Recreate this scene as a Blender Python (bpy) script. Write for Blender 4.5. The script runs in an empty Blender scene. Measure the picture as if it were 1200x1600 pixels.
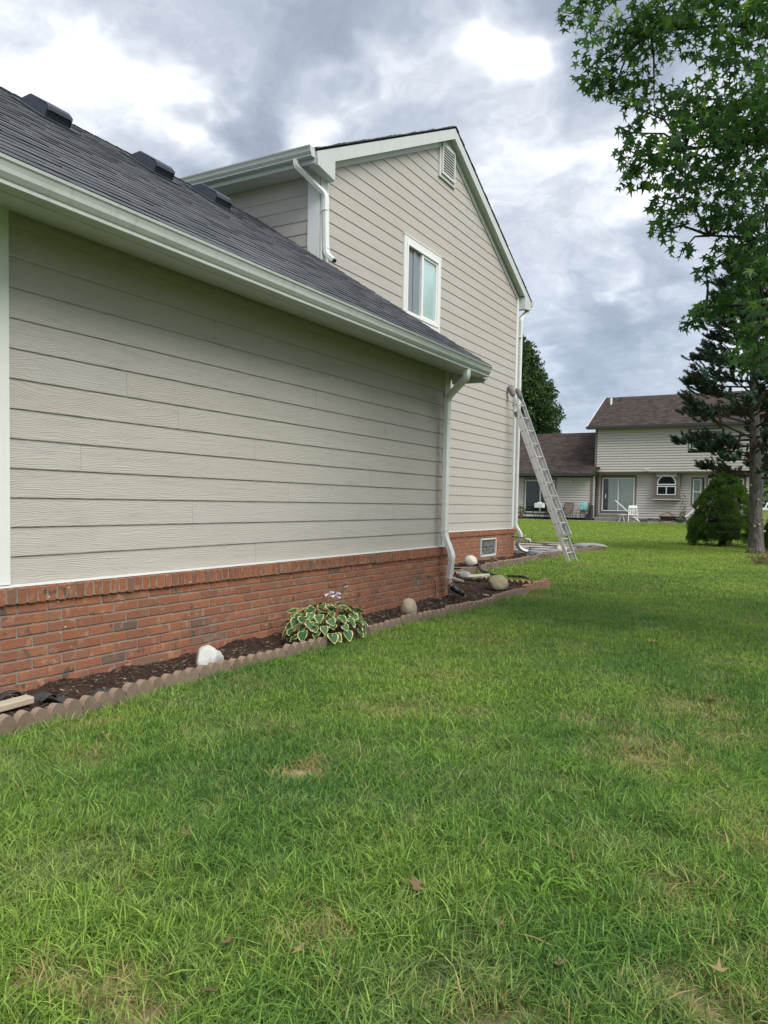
import bpy, math, random
import numpy as np
from math import sin, cos, pi, radians, sqrt, atan2, tan
from mathutils import Vector, Matrix, Euler
rnd = random.Random(7)
nrs = np.random.RandomState(11)
sc = bpy.context.scene
COL = sc.collection

# ------------------------------------------------------------------ camera
H = 1.25
YAW, PITCH, ROLL, FPX = .5181, -.0481, .0176, 1201.3
fw = Vector((-sin(YAW)*cos(PITCH), cos(YAW)*cos(PITCH), sin(PITCH)))
rt = fw.cross(Vector((0, 0, 1))).normalized()
up = rt.cross(fw)
r2 = cos(ROLL)*rt + sin(ROLL)*up
u2 = -sin(ROLL)*rt + cos(ROLL)*up
cam = bpy.data.cameras.new('camera')
cam.sensor_fit = 'HORIZONTAL'
cam.sensor_width = 36.0
cam.lens = FPX*36/1200
cam.shift_y = 43.2/1200
cam.clip_start = .05
cam.clip_end = 3000
co = bpy.data.objects.new('camera', cam)
COL.objects.link(co)
M = Matrix((r2, u2, -fw)).transposed().to_4x4()
M.translation = Vector((0, 0, H))
co.matrix_world = M
sc.camera = co

# ------------------------------------------------------------------ node helpers
def setin(nd, key, v, nt):
    s = nd.inputs[key]
    if isinstance(v, bpy.types.NodeSocket):
        nt.links.new(v, s)
    elif isinstance(v, (tuple, list)) and s.type == 'RGBA' and len(v) == 3:
        s.default_value = (*v, 1)
    else:
        s.default_value = v
class G:
    def __init__(self, nt): self.nt = nt
    def n(self, typ, props=None, **ins):
        nd = self.nt.nodes.new(typ)
        for k, v in (props or {}).items(): setattr(nd, k, v)
        for k, v in ins.items():
            key = int(k[1:]) if k[0] == '_' and k[1:].isdigit() else k.replace('__', ' ')
            setin(nd, key, v, self.nt)
        return nd
    def math(self, op, a, b=0.0, c=0.0, clamp=False):
        return self.n('ShaderNodeMath', {'operation': op, 'use_clamp': clamp}, _0=a, _1=b, _2=c).outputs[0]
    def mix(self, f, a, b, blend='MIX'):
        nd = self.nt.nodes.new('ShaderNodeMix')
        nd.data_type = 'RGBA'; nd.blend_type = blend
        setin(nd, 0, f, self.nt); setin(nd, 6, a, self.nt); setin(nd, 7, b, self.nt)
        return nd.outputs[2]
    def ramp(self, f, stops, interp='LINEAR'):
        nd = self.nt.nodes.new('ShaderNodeValToRGB')
        cr = nd.color_ramp; cr.interpolation = interp
        while len(cr.elements) < len(stops): cr.elements.new(.5)
        for e, (p, c) in zip(cr.elements, stops):
            e.position = p; e.color = (*c, 1) if len(c) == 3 else c
        self.nt.links.new(f, nd.inputs[0])
        return nd.outputs[0]
    def noise(self, vec, scale=5., detail=3., rough=.5, dist=0.):
        nd = self.n('ShaderNodeTexNoise', None, Scale=scale, Detail=detail, Roughness=rough, Distortion=dist)
        if vec is not None: self.nt.links.new(vec, nd.inputs['Vector'])
        return nd.outputs[0]
    def pos(self, sx=1, sy=1, sz=1, obj=False):
        if obj: v = self.n('ShaderNodeTexCoord').outputs['Object']
        else: v = self.n('ShaderNodeNewGeometry').outputs['Position']
        return self.n('ShaderNodeVectorMath', {'operation': 'MULTIPLY'}, _0=v, _1=(sx, sy, sz)).outputs[0]
    def rand(self):
        a = self.n('ShaderNodeObjectInfo').outputs['Random']
        b = self.n('ShaderNodeNewGeometry').outputs['Random Per Island']
        return self.math('FRACT', self.math('ADD', a, b))
    def bump(self, h, strength=.3, dist=.01, normal=None):
        nd = self.n('ShaderNodeBump', None, Strength=strength, Distance=dist, Height=h)
        if normal is not None: self.nt.links.new(normal, nd.inputs['Normal'])
        return nd.outputs[0]
MATS = {}
def mat(name, fn):
    m = bpy.data.materials.new(name); m.use_nodes = True
    nt = m.node_tree; nt.nodes.clear()
    g = G(nt)
    out = nt.nodes.new('ShaderNodeOutputMaterial')
    s = fn(g)
    nt.links.new(s, out.inputs[0])
    MATS[name] = m
    return m
def pbr(g, col, rough=.6, normal=None, metal=0., spec=.5, **kw):
    nd = g.n('ShaderNodeBsdfPrincipled')
    setin(nd, 'Base Color', col, g.nt); setin(nd, 'Roughness', rough, g.nt); setin(nd, 'Metallic', metal, g.nt)
    setin(nd, 'Specular IOR Level', spec, g.nt)
    if normal is not None: g.nt.links.new(normal, nd.inputs['Normal'])
    for k, v in kw.items(): setin(nd, k.replace('__', ' '), v, g.nt)
    return nd.outputs[0]
def simple(name, col, rough=.6, var=.12, scale=8, bump=0., bscale=60, metal=0., spec=.4):
    def fn(g):
        n = g.noise(g.pos(), scale, 4, .6)
        c = g.mix(n, tuple(x*(1-var) for x in col), tuple(min(1, x*(1+var)) for x in col))
        nm = g.bump(g.noise(g.pos(), bscale, 3), bump, .01) if bump else None
        return pbr(g, c, rough, nm, metal, spec)
    return mat(name, fn)

# ------------------------------------------------------------------ world: sky and clouds
SUN_EL, SUN_AZ = radians(50), radians(108)      # azimuth measured clockwise from +Y
w = bpy.data.worlds.new('World'); sc.world = w; w.use_nodes = True
nt = w.node_tree; nt.nodes.clear(); g = G(nt)
sky = g.n('ShaderNodeTexSky', {'sky_type': 'NISHITA', 'sun_disc': False, 'sun_elevation': SUN_EL, 'sun_rotation': SUN_AZ})
d = g.n('ShaderNodeTexCoord').outputs['Generated']
sep = g.n('ShaderNodeSeparateXYZ', None, _0=d)
zc = g.math('MAXIMUM', sep.outputs[2], 0.0)
den = g.math('ADD', zc, .32)
px_ = g.math('DIVIDE', sep.outputs[0], den); py_ = g.math('DIVIDE', sep.outputs[1], den)
cp = g.n('ShaderNodeCombineXYZ', None, _0=px_, _1=py_, _2=3.7).outputs[0]
warp = g.n('ShaderNodeTexNoise', None, Vector=cp, Scale=3.2, Detail=4., Roughness=.6).outputs['Color']
wv = g.n('ShaderNodeVectorMath', {'operation': 'MULTIPLY_ADD'}, _0=warp, _1=(.34, .34, .34), _2=(-.17, -.17, -.17)).outputs[0]
cpw = g.n('ShaderNodeVectorMath', {'operation': 'ADD'}, _0=cp, _1=wv).outputs[0]
n1 = g.noise(cpw, 1.75, 7., .52)
n2 = g.noise(cpw, 4.6, 9., .66)
base = g.math('ADD', g.math('MULTIPLY', n1, .71), g.math('MULTIPLY', n2, .37))
dw = g.n('ShaderNodeVectorMath', {'operation': 'ADD'}, _0=d, _1=g.n('ShaderNodeVectorMath', {'operation': 'SCALE'}, _0=wv, Scale=.9).outputs[0]).outputs[0]
dwn = g.n('ShaderNodeVectorMath', {'operation': 'NORMALIZE'}, _0=dw).outputs[0]
# openings and thicker banks in the overcast, as directions on the sky
spots = [((-.349, .798, .492), .055, .34), ((-.515, .74, .432), .07, .26), ((-.667, .597, .446), .045, .20), ((-.640, .650, .405), .04, .26),
         ((-.700, .555, .462), .04, .20), ((-.74, .48, .47), .07, .16), ((-.17, .90, .40), .07, .16), ((-.22, .93, .27), .05, .16),
         ((-.05, .96, .28), .10, .05), ((-.20, .96, .14), .14, -.04), ((-.30, .93, .17), .04, .10),
         ((-.47, .72, .51), .10, -.12), ((-.22, .84, .50), .11, -.16), ((-.58, .70, .42), .07, -.09), ((-.30, .90, .34), .07, -.10), ((-.22, .95, .20), .08, -.10), ((-.13, .96, .20), .10, -.09), ((-.28, .92, .22), .06, -.07), ((-.12, .93, .33), .06, -.06),
         ((.5, .6, .6), .3, .16), ((.3, -.5, .8), .4, .14), ((-.5, -.4, .7), .35, .1), ((.8, -.3, .4), .3, .12)]
acc = base
for v, rad, amp in spots:
    v = Vector(v).normalized()
    dist = g.n('ShaderNodeVectorMath', {'operation': 'DISTANCE'}, _0=dwn, _1=tuple(v)).outputs['Value']
    k = g.math('DIVIDE', dist, rad*.85)
    k = g.math('EXPONENT', g.math('MULTIPLY', g.math('MULTIPLY', k, k), -.9))
    acc = g.math('ADD', acc, g.math('MULTIPLY', k, amp*.72))
cloud = g.ramp(acc, [(.37, (.116, .132, .163)), (.45, (.145, .164, .199)), (.52, (.190, .211, .246)), (.59, (.258, .276, .306)), (.66, (.37, .38, .40)), (.78, (.72, .72, .72))])
c10 = g.n('ShaderNodeVectorMath', {'operation': 'SCALE'}, _0=cloud, Scale=10.0).outputs[0]
low = g.ramp(sep.outputs[2], [(0., (.22, .22, .22)), (.12, (.13, .13, .13)), (.35, (.05, .05, .05))])
fac = g.math('SUBTRACT', 1.0, low)
mixc = g.mix(fac, sky.outputs[0], c10)
bg = g.n('ShaderNodeBackground', None, Color=mixc, Strength=.1)
nt.links.new(bg.outputs[0], nt.nodes.new('ShaderNodeOutputWorld').inputs[0])

sun = bpy.data.lights.new('sun', 'SUN'); sun.energy = 1.5; sun.angle = radians(42); sun.color = (1, .965, .9)
so = bpy.data.objects.new('sun', sun); COL.objects.link(so)
sd = Vector((sin(SUN_AZ)*cos(SUN_EL), cos(SUN_AZ)*cos(SUN_EL), sin(SUN_EL)))
so.rotation_euler = sd.to_track_quat('Z', 'Y').to_euler()
so.location = sd*60
vs = sc.view_settings
vs.view_transform = 'Standard'; vs.look = 'None'; vs.exposure = 1.5; vs.gamma = 1; vs.use_curve_mapping = False

# ------------------------------------------------------------------ mesh helpers
class MB:
    def __init__(self): self.v = []; self.f = []; self.m = []
    def add(self, vs_, fs, mi=0):
        o = len(self.v); self.v += [tuple(p) for p in vs_]
        for f in fs: self.f.append(tuple(i+o for i in f)); self.m.append(mi)
    def hexa(self, p, mi=0):      # p: 4 bottom (ccw from below order), 4 top
        self.add(p, [(3, 2, 1, 0), (4, 5, 6, 7), (0, 1, 5, 4), (1, 2, 6, 5), (2, 3, 7, 6), (3, 0, 4, 7)], mi)
    def box(self, x0, x1, y0, y1, z0, z1, mi=0):
        self.hexa([(x0, y0, z0), (x1, y0, z0), (x1, y1, z0), (x0, y1, z0), (x0, y0, z1), (x1, y0, z1), (x1, y1, z1), (x0, y1, z1)], mi)
    def rbox(self, x0, x1, y0, y1, z0, z1, b=.005, mi=0):   # box with chamfered vertical+horizontal edges
        vs_ = []
        for (zz, k) in ((z0, b), (z0+b, 0), (z1-b, 0), (z1, b)):
            xa, xb, ya, yb = x0+k, x1-k, y0+k, y1-k
            c = b
            vs_ += [(xa+c, ya, zz), (xb-c, ya, zz), (xb, ya+c, zz), (xb, yb-c, zz), (xb-c, yb, zz), (xa+c, yb, zz), (xa, yb-c, zz), (xa, ya+c, zz)]
        fs = [tuple(range(7, -1, -1)), tuple(range(24, 32))]
        for l in range(3):
            for i in range(8):
                j = (i+1) % 8
                fs.append((l*8+i, l*8+j, l*8+8+j, l*8+8+i))
        self.add(vs_, fs, mi)
    def sweep(self, path, prof, upv=(0, 0, 1), mi=0, caps=True, closed=True):
        P = [Vector(p) for p in path]; n = len(prof); rings = []
        side0 = None
        for i, p in enumerate(P):
            a = (P[i]-P[i-1]).normalized() if i else None
            b = (P[i+1]-P[i]).normalized() if i < len(P)-1 else None
            t = (a+b).normalized() if a and b else (a or b)
            u_ = Vector(upv)
            s = t.cross(u_)
            if s.length < 1e-4: s = side0 or t.orthogonal()
            s.normalize()
            if side0 is not None and s.dot(side0) < 0: s = -s
            side0 = s
            q = s.cross(t).normalized()
            sc_ = 1.0
            if a and b:
                cs = max(.5, sqrt((1+a.dot(b))/2)); sc_ = 1/cs
            rings.append([p + s*x + q*y*sc_ if isinstance(prof[0], tuple) else p for x, y in prof])
        vs_ = [v for r_ in rings for v in r_]
        fs = []
        for i in range(len(P)-1):
            for k in range(n if closed else n-1):
                k2 = (k+1) % n
                fs.append((i*n+k, i*n+k2, (i+1)*n+k2, (i+1)*n+k))
        if caps and closed:
            fs.append(tuple(range(n-1, -1, -1))); fs.append(tuple((len(P)-1)*n+k for k in range(n)))
        self.add(vs_, fs, mi)
    def tube(self, path, rad, seg=8, mi=0, caps=True):
        P = [Vector(p) for p in path]
        if not isinstance(rad, (list, tuple)): rad = [rad]*len(P)
        ref = None; vs_ = []
        for i, p in enumerate(P):
            a = P[min(i+1, len(P)-1)]-P[max(i-1, 0)]; a.normalize()
            if ref is None: ref = a.orthogonal().normalized()
            s = (ref - a*ref.dot(a)).normalized(); ref = s
            t = a.cross(s)
            for k in range(seg):
                an = 2*pi*k/seg
                vs_.append(p + (s*cos(an)+t*sin(an))*rad[i])
        fs = []
        for i in range(len(P)-1):
            for k in range(seg):
                k2 = (k+1) % seg
                fs.append((i*seg+k, i*seg+k2, (i+1)*seg+k2, (i+1)*seg+k))
        if caps:
            fs.append(tuple(range(seg-1, -1, -1))); fs.append(tuple((len(P)-1)*seg+k for k in range(seg)))
        self.add(vs_, fs, mi)
    def prism(self, poly, axis, a, b, mi=0):       # poly in the other two axes, extruded from a to b
        n = len(poly)
        def P(q, t):
            return {'y': (q[0], t, q[1]), 'x': (t, q[0], q[1]), 'z': (q[0], q[1], t)}[axis]
        vs_ = [P(q, a) for q in poly]+[P(q, b) for q in poly]
        fs = [tuple(range(n)), tuple(range(2*n-1, n-1, -1))]
        for i in range(n):
            j = (i+1) % n
            fs.append((i, n+i, n+j, j))
        self.add(vs_, fs, mi)
    def mesh(self, name, mats, smooth=False):
        me = bpy.data.meshes.new(name)
        me.from_pydata(self.v, [], self.f)
        for m in (mats if isinstance(mats, (list, tuple)) else [mats]): me.materials.append(MATS[m] if isinstance(m, str) else m)
        if len(me.materials) > 1: me.polygons.foreach_set('material_index', self.m)
        if smooth: me.polygons.foreach_set('use_smooth', [True]*len(me.polygons))
        me.update()
        return me
    def build(self, name, mats, parent=None, smooth=False, fixn=True, **props):
        me = self.mesh(name, mats, smooth)
        if fixn:
            import bmesh
            bm = bmesh.new(); bm.from_mesh(me); bmesh.ops.recalc_face_normals(bm, faces=bm.faces); bm.to_mesh(me); bm.free()
        return link(name, me, parent, **props)
def link(name, me, parent=None, **props):
    o = bpy.data.objects.new(name, me); COL.objects.link(o)
    if parent is not None: o.parent = parent
    for k, v in props.items(): o[k] = v
    return o
def thing(name, label, cat, loc=(0, 0, 0), group=None):
    o = bpy.data.objects.new(name, None); COL.objects.link(o); o.empty_display_size = .2
    o.location = loc; o['label'] = label; o['category'] = cat
    if group: o['group'] = group
    return o
def part_of(o, parent):       # keep world coordinates for meshes written in world space
    o.parent = parent; o.matrix_parent_inverse = Matrix.Translation(parent.matrix_world.translation if False else parent.location).inverted()
    return o
def copy_tree(o, parent=None):
    c = o.copy(); COL.objects.link(c); c.parent = parent
    for ch in list(o.children):
        copy_tree(ch, c)
    return c
RR = [(-1, -.6), (-.7, -1), (.7, -1), (1, -.6), (1, .6), (.7, 1), (-.7, 1), (-1, .6)]
def rprof(a, b): return [(x*a, y*b) for x, y in RR]

def zg(x, y):                 # lawn height
    if isinstance(y, np.ndarray): y = np.maximum(y, 0)
    else: y = max(y, 0)
    return .055+.000155*y*y
def zgn(x, y): return .055+.000155*np.maximum(y, 0)**2

# ------------------------------------------------------------------ materials
def m_siding(g):
    # long embossed cedar grain along the board, offset per board
    r = g.rand()
    off = g.n('ShaderNodeCombineXYZ', None, _0=0., _1=g.math('MULTIPLY', r, 37.), _2=g.math('MULTIPLY', r, 11.)).outputs[0]
    p = g.n('ShaderNodeVectorMath', {'operation': 'ADD'}, _0=g.pos(), _1=off).outputs[0]
    pw = g.n('ShaderNodeVectorMath', {'operation': 'MULTIPLY'}, _0=p, _1=(2.2, 2.2, 9.)).outputs[0]
    wn = g.noise(pw, .55, 3, .5)
    s = g.n('ShaderNodeSeparateXYZ', None, _0=p)
    ph = g.math('ADD', g.math('MULTIPLY', s.outputs[2], 150.), g.math('MULTIPLY', wn, 26.))
    wv = g.math('SINE', g.math('MULTIPLY', ph, 6.28*.55))
    brk = g.noise(g.n('ShaderNodeVectorMath', {'operation': 'MULTIPLY'}, _0=p, _1=(5., 5., 60.)).outputs[0], 1., 2, .5)
    h = g.math('MULTIPLY', g.math('POWER', g.math('MULTIPLY_ADD', wv, .5, .5), 2.), g.math('SUBTRACT', brk, .25))
    fine = g.noise(g.n('ShaderNodeVectorMath', {'operation': 'MULTIPLY'}, _0=p, _1=(14., 14., 300.)).outputs[0], 1., 2, .5)
    h2 = g.math('ADD', h, g.math('MULTIPLY', fine, .35))
    big = g.noise(g.pos(), .9, 4, .55)
    c = g.mix(big, (.395, .366, .328), (.445, .414, .372))
    c = g.mix(g.math('MULTIPLY', r, .5), c, (.425, .405, .39))
    # faint rain streaks
    st = g.noise(g.pos(9, 9, .7), 1.4, 3, .6)
    c = g.mix(g.math('MULTIPLY', g.math('SUBTRACT', st, .5, clamp=True), .5), c, (.36, .345, .32))
    return pbr(g, c, .62, g.bump(h2, 1., .0042), spec=.3)
mat('siding_paint', m_siding)
def m_brick(g):
    r = g.rand()
    c = g.ramp(r, [(0, (.245, .098, .055)), (.2, (.315, .128, .069)), (.4, (.265, .102, .057)), (.6, (.33, .142, .078)), (.8, (.22, .094, .056)), (.93, (.26, .11, .066)), (.95, (.13, .10, .078)), (.975, (.19, .12, .085)), (1, (.27, .12, .075))])
    off = g.n('ShaderNodeCombineXYZ', None, _0=r, _1=g.math('MULTIPLY', r, 51.), _2=r).outputs[0]
    p = g.n('ShaderNodeVectorMath', {'operation': 'ADD'}, _0=g.pos(), _1=off).outputs[0]
    n = g.noise(p, 7, 5, .65)
    c = g.mix(g.ramp(n, [(.50, (0, 0, 0)), (.60, (.8, .8, .8))]), c, (.235, .12, .082))
    n3 = g.noise(p, 15, 4, .65)
    c = g.mix(g.ramp(n3, [(.56, (0, 0, 0)), (.68, (.6, .6, .6))]), c, (.43, .275, .195))
    n4 = g.noise(g.pos(), 8.5, 3, .6)
    c = g.mix(g.ramp(n4, [(.63, (0, 0, 0)), (.68, (.9, .9, .9))]), c, (.10, .078, .062))
    vo = g.n('ShaderNodeTexVoronoi', None, Vector=g.pos(1, 1, 1.2), Scale=13.).outputs['Distance']
    rr_ = g.math('GREATER_THAN', g.noise(g.pos(), 3.1, 2, .5), .56)
    c = g.mix(g.math('MULTIPLY', g.math('LESS_THAN', vo, .085), rr_), c, (.60, .58, .52))
    h = g.math('ADD', g.noise(p, 40, 5, .7), g.math('MULTIPLY', g.noise(p, 160, 2), .4))
    return pbr(g, c, .85, g.bump(h, .9, .008), spec=.2)
mat('brick_clay', m_brick)
simple('mortar', (.235, .215, .18), .95, .3, 14, .6, 120)
def m_white(g):
    n = g.noise(g.pos(), 3, 5, .65)
    c = g.mix(n, (.60, .62, .60), (.72, .735, .72))
    st = g.noise(g.pos(18, 18, 2.2), 1.2, 4, .65)
    c = g.mix(g.math('MULTIPLY', g.math('SUBTRACT', st, .56, clamp=True), 1.6, clamp=True), c, (.48, .48, .45))
    return pbr(g, c, .42, g.bump(g.noise(g.pos(), 25, 3), .08, .01), spec=.45)
mat('white_trim', m_white)
def m_wth(g):
    n = g.noise(g.pos(), 3, 5, .65)
    c = g.mix(n, (.44, .465, .455), (.54, .56, .545))
    st = g.noise(g.pos(14, 14, 1.6), 1.3, 5, .7)
    c = g.mix(g.math('MULTIPLY', g.math('SUBTRACT', st, .52, clamp=True), 2.4, clamp=True), c, (.33, .34, .32))
    return pbr(g, c, .42, g.bump(g.noise(g.pos(), 9, 3), .15, .02), spec=.4)
mat('weathered_trim', m_wth)
mat('white_metal', lambda g: pbr(g, g.mix(g.noise(g.pos(), 6, 5, .65), (.66, .675, .665), (.78, .79, .78)), .3, g.bump(g.noise(g.pos(), 14, 3), .07, .02), spec=.5))
def m_soffit(g):
    n = g.noise(g.pos(), 4, 4, .6)
    return pbr(g, g.mix(n, (.48, .50, .48), (.56, .575, .55)), .6, g.bump(g.noise(g.pos(), 30, 3), .1, .01))
mat('soffit_paint', m_soffit)
def m_shingle(g):
    r = g.rand()
    c = g.ramp(r, [(0, (.086, .093, .106)), (.3, (.102, .108, .120)), (.5, (.074, .081, .094)), (.65, (.112, .118, .128)), (.8, (.092, .099, .110)), (.93, (.125, .128, .142))], 'CONSTANT')
    gr = g.noise(g.pos(), 260, 2, .8)
    c = g.mix(.85, c, g.ramp(gr, [(.3, (.35, .35, .37)), (.7, (1.35, 1.35, 1.35))]), 'MULTIPLY')
    big = g.noise(g.pos(), 1.6, 4, .6)
    c = g.mix(g.math('MULTIPLY', g.math('SUBTRACT', big, .5, clamp=True), 1.6, clamp=True), c, (.15, .155, .17))
    return pbr(g, c, .9, g.bump(gr, .5, .004), spec=.25)
mat('shingle_charcoal', m_shingle)
simple('asphalt_edge_shade', (.016, .017, .024), .95, .2, 30)  # black cut edges of the shingles, also painting in each course's shadow line
simple('vent_black', (.05, .058, .08), .5, .2, 9)
simple('dark_void', (.02, .022, .026), .9, .2, 5)
simple('black_plastic', (.018, .02, .022), .32, .2, 30, .1, 50, spec=.5)
simple('rubber_grey', (.13, .125, .12), .8, .25, 20, .4, 60)
simple('mitt_grey', (.17, .16, .15), .9, .3, 25, .5, 80)
mat('aluminium', lambda g: pbr(g, g.mix(g.noise(g.pos(), 12, 5, .7), (.50, .51, .52), (.66, .67, .68)), .42, g.bump(g.noise(g.pos(), 60, 3), .08, .004), .55))
simple('rust_stain', (.42, .30, .22), .7, .45, 30, .2, 60)
def m_soil(g):
    n = g.noise(g.pos(), 22, 6, .7)
    c = g.ramp(n, [(.3, (.018, .012, .009)), (.55, (.055, .035, .026)), (.72, (.10, .068, .05))])
    return pbr(g, c, .95, g.bump(g.noise(g.pos(), 60, 5, .7), .9, .02), spec=.15)
mat('mulch_soil', m_soil)
def m_chip(g):
    r = g.rand()
    c = g.ramp(r, [(0, (.028, .019, .014)), (.5, (.058, .040, .031)), (.76, (.095, .070, .054)), (.92, (.17, .13, .10)), (.98, (.34, .28, .22))])
    return pbr(g, c, .9, spec=.2)
mat('mulch_chip', m_chip)
def m_conc(name, a, b, sc_=1.):
    def fn(g):
        r = g.n('ShaderNodeObjectInfo').outputs['Random']
        off = g.n('ShaderNodeCombineXYZ', None, _0=g.math('MULTIPLY', r, 9.), _1=0., _2=0.).outputs[0]
        p = g.n('ShaderNodeVectorMath', {'operation': 'ADD'}, _0=g.pos(), _1=off).outputs[0]
        n = g.noise(p, 14*sc_, 5, .65)
        c = g.mix(n, a, b)
        c = g.mix(g.math('MULTIPLY', g.math('SUBTRACT', g.noise(p, 5*sc_, 4, .6), .5, clamp=True), 2., clamp=True), c, tuple(x*.55 for x in a))
        # paler tops, light from above painted into the colour
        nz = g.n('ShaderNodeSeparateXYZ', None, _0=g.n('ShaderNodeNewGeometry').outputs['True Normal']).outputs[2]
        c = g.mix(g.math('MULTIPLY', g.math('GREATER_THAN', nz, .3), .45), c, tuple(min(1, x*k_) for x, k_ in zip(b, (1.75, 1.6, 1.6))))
        return pbr(g, c, .92, g.bump(g.noise(p, 120*sc_, 4, .7), .5, .004), spec=.2)
    return mat(name, fn)
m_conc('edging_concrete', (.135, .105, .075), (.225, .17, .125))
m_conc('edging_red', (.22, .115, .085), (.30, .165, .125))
m_conc('flagstone_grey', (.17, .16, .145), (.26, .245, .22))
def m_stone(name, a, b, dark, vein=.5):
    def fn(g):
        p = g.pos()
        c = g.mix(g.noise(p, 9, 6, .7), a, b)
        c = g.mix(g.math('MULTIPLY', g.math('SUBTRACT', g.noise(p, 24, 5, .7), .56, clamp=True), 4., clamp=True), c, dark)
        return pbr(g, c, .85, g.bump(g.noise(p, 30, 6, .75), .6, .01), spec=.25)
    return mat(name, fn)
m_stone('stone_white', (.40, .41, .39), (.58, .585, .56), (.27, .28, .25))
m_stone('stone_tan', (.33, .27, .185), (.46, .40, .29), (.22, .17, .11))
m_stone('stone_olive', (.27, .235, .15), (.38, .33, .22), (.16, .13, .085))
m_stone('stone_pale', (.46, .44, .37), (.62, .59, .50), (.36, .33, .27))
m_stone('stone_grey', (.24, .25, .25), (.36, .37, .36), (.15, .15, .15))
m_stone('stone_blue', (.14, .16, .175), (.24, .26, .28), (.08, .09, .10))
simple('fabric_black', (.045, .045, .047), .95, .5, 14, .6, 90)
simple('plank_wood', (.40, .33, .25), .85, .25, 12, .3, 70)
simple('concrete_slab', (.36, .345, .31), .9, .2, 4, .2, 50)
# lawn colours, shared by ground and blades
DRY = [(-1.93, 2.72, .15, 1.6), (-.62, 4.85, .42, .6), (-.76, 4.0, .30, .55), (-.68, 3.72, .34, .65), (-.42, 4.3, .25, .5), (-1.05, 4.25, .3, .4), (-2.2, 4.75, .35, .55), (-2.15, 3.8, .35, .45), (-2.5, 3.2, .25, .3),
       (-1.4, 1.25, .16, .9), (-1.55, 1.22, .12, .8), (-.1, 1.95, .35, .55), (-1.2, 1.7, .14, .6), (-3.25, 2.7, .18, .7), (-3.2, 3.9, .2, .5), (-3.15, 9.4, .45, .8), (-.1, 3.0, .3, .55), (-3.9, 15.1, .7, .45), (-.62, 1.55, .25, .5),
       (-2.9, 2.35, .25, .45), (-1.7, 4.0, .2, .45), (-.35, 2.5, .2, .4), (.3, 3.6, .5, .5), (.9, 2.2, .4, .5), (-2.4, 6.2, .4, .4)]
def lawn_mask(g, p):
    acc_ = None
    wn = g.n('ShaderNodeTexNoise', None, Vector=p, Scale=5., Detail=4.).outputs['Color']
    q = g.n('ShaderNodeVectorMath', {'operation': 'MULTIPLY_ADD'}, _0=wn, _1=(.5, .5, 0), _2=p).outputs[0]
    q = g.n('ShaderNodeVectorMath', {'operation': 'MULTIPLY'}, _0=q, _1=(1, 1, 0)).outputs[0]
    for x, y, r_, a in DRY:
        dd = g.n('ShaderNodeVectorMath', {'operation': 'DISTANCE'}, _0=q, _1=(x+.25, y+.25, 0)).outputs['Value']
        k = g.math('MULTIPLY', g.math('SUBTRACT', 1., g.math('DIVIDE', dd, r_), clamp=True), a*1.6)
        acc_ = k if acc_ is None else g.math('ADD', acc_, k)
    return acc_
def lawn_color(g):
    p = g.n('ShaderNodeVectorMath', {'operation': 'MULTIPLY'}, _0=g.n('ShaderNodeNewGeometry').outputs['Position'], _1=(1, 1, 0)).outputs[0]
    big = g.noise(p, .55, 4, .6)
    med = g.noise(p, 2.1, 5, .65)
    c = g.mix(g.ramp(big, [(.38, (0, 0, 0)), (.60, (1, 1, 1))]), (.084, .176, .044), (.182, .280, .060))
    c = g.mix(g.ramp(med, [(.48, (0, 0, 0)), (.66, (.6, .6, .6))]), c, (.20, .245, .105))
    # turf yellower and brighter further out, the sunlight on it painted in
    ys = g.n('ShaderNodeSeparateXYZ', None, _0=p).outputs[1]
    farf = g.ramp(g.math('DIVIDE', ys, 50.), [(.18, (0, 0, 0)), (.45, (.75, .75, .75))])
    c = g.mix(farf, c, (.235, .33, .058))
    m = lawn_mask(g, p)
    n = g.noise(p, 9, 4, .65)
    mm = g.math('MULTIPLY', m, g.math('MULTIPLY', g.math('SUBTRACT', n, .25, clamp=True), 2.4), clamp=True)
    return c, mm, p
def m_ground(g):
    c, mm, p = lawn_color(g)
    th = g.ramp(g.noise(p, 70, 4, .7), [(.35, (.30, .28, .24)), (.7, (.95, .95, .9))])
    c = g.mix(1., c, th, 'MULTIPLY')
    c = g.mix(mm, c, (.46, .385, .23))
    c = g.mix(g.math('MULTIPLY', g.math('SUBTRACT', g.noise(p, 30, 3, .6), .45, clamp=True), 1.5, clamp=True), c, (.10, .085, .05))
    return pbr(g, c, .95, g.bump(g.noise(p, 55, 5, .7), .8, .03), spec=.1)
mat('lawn_ground', m_ground)
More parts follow.
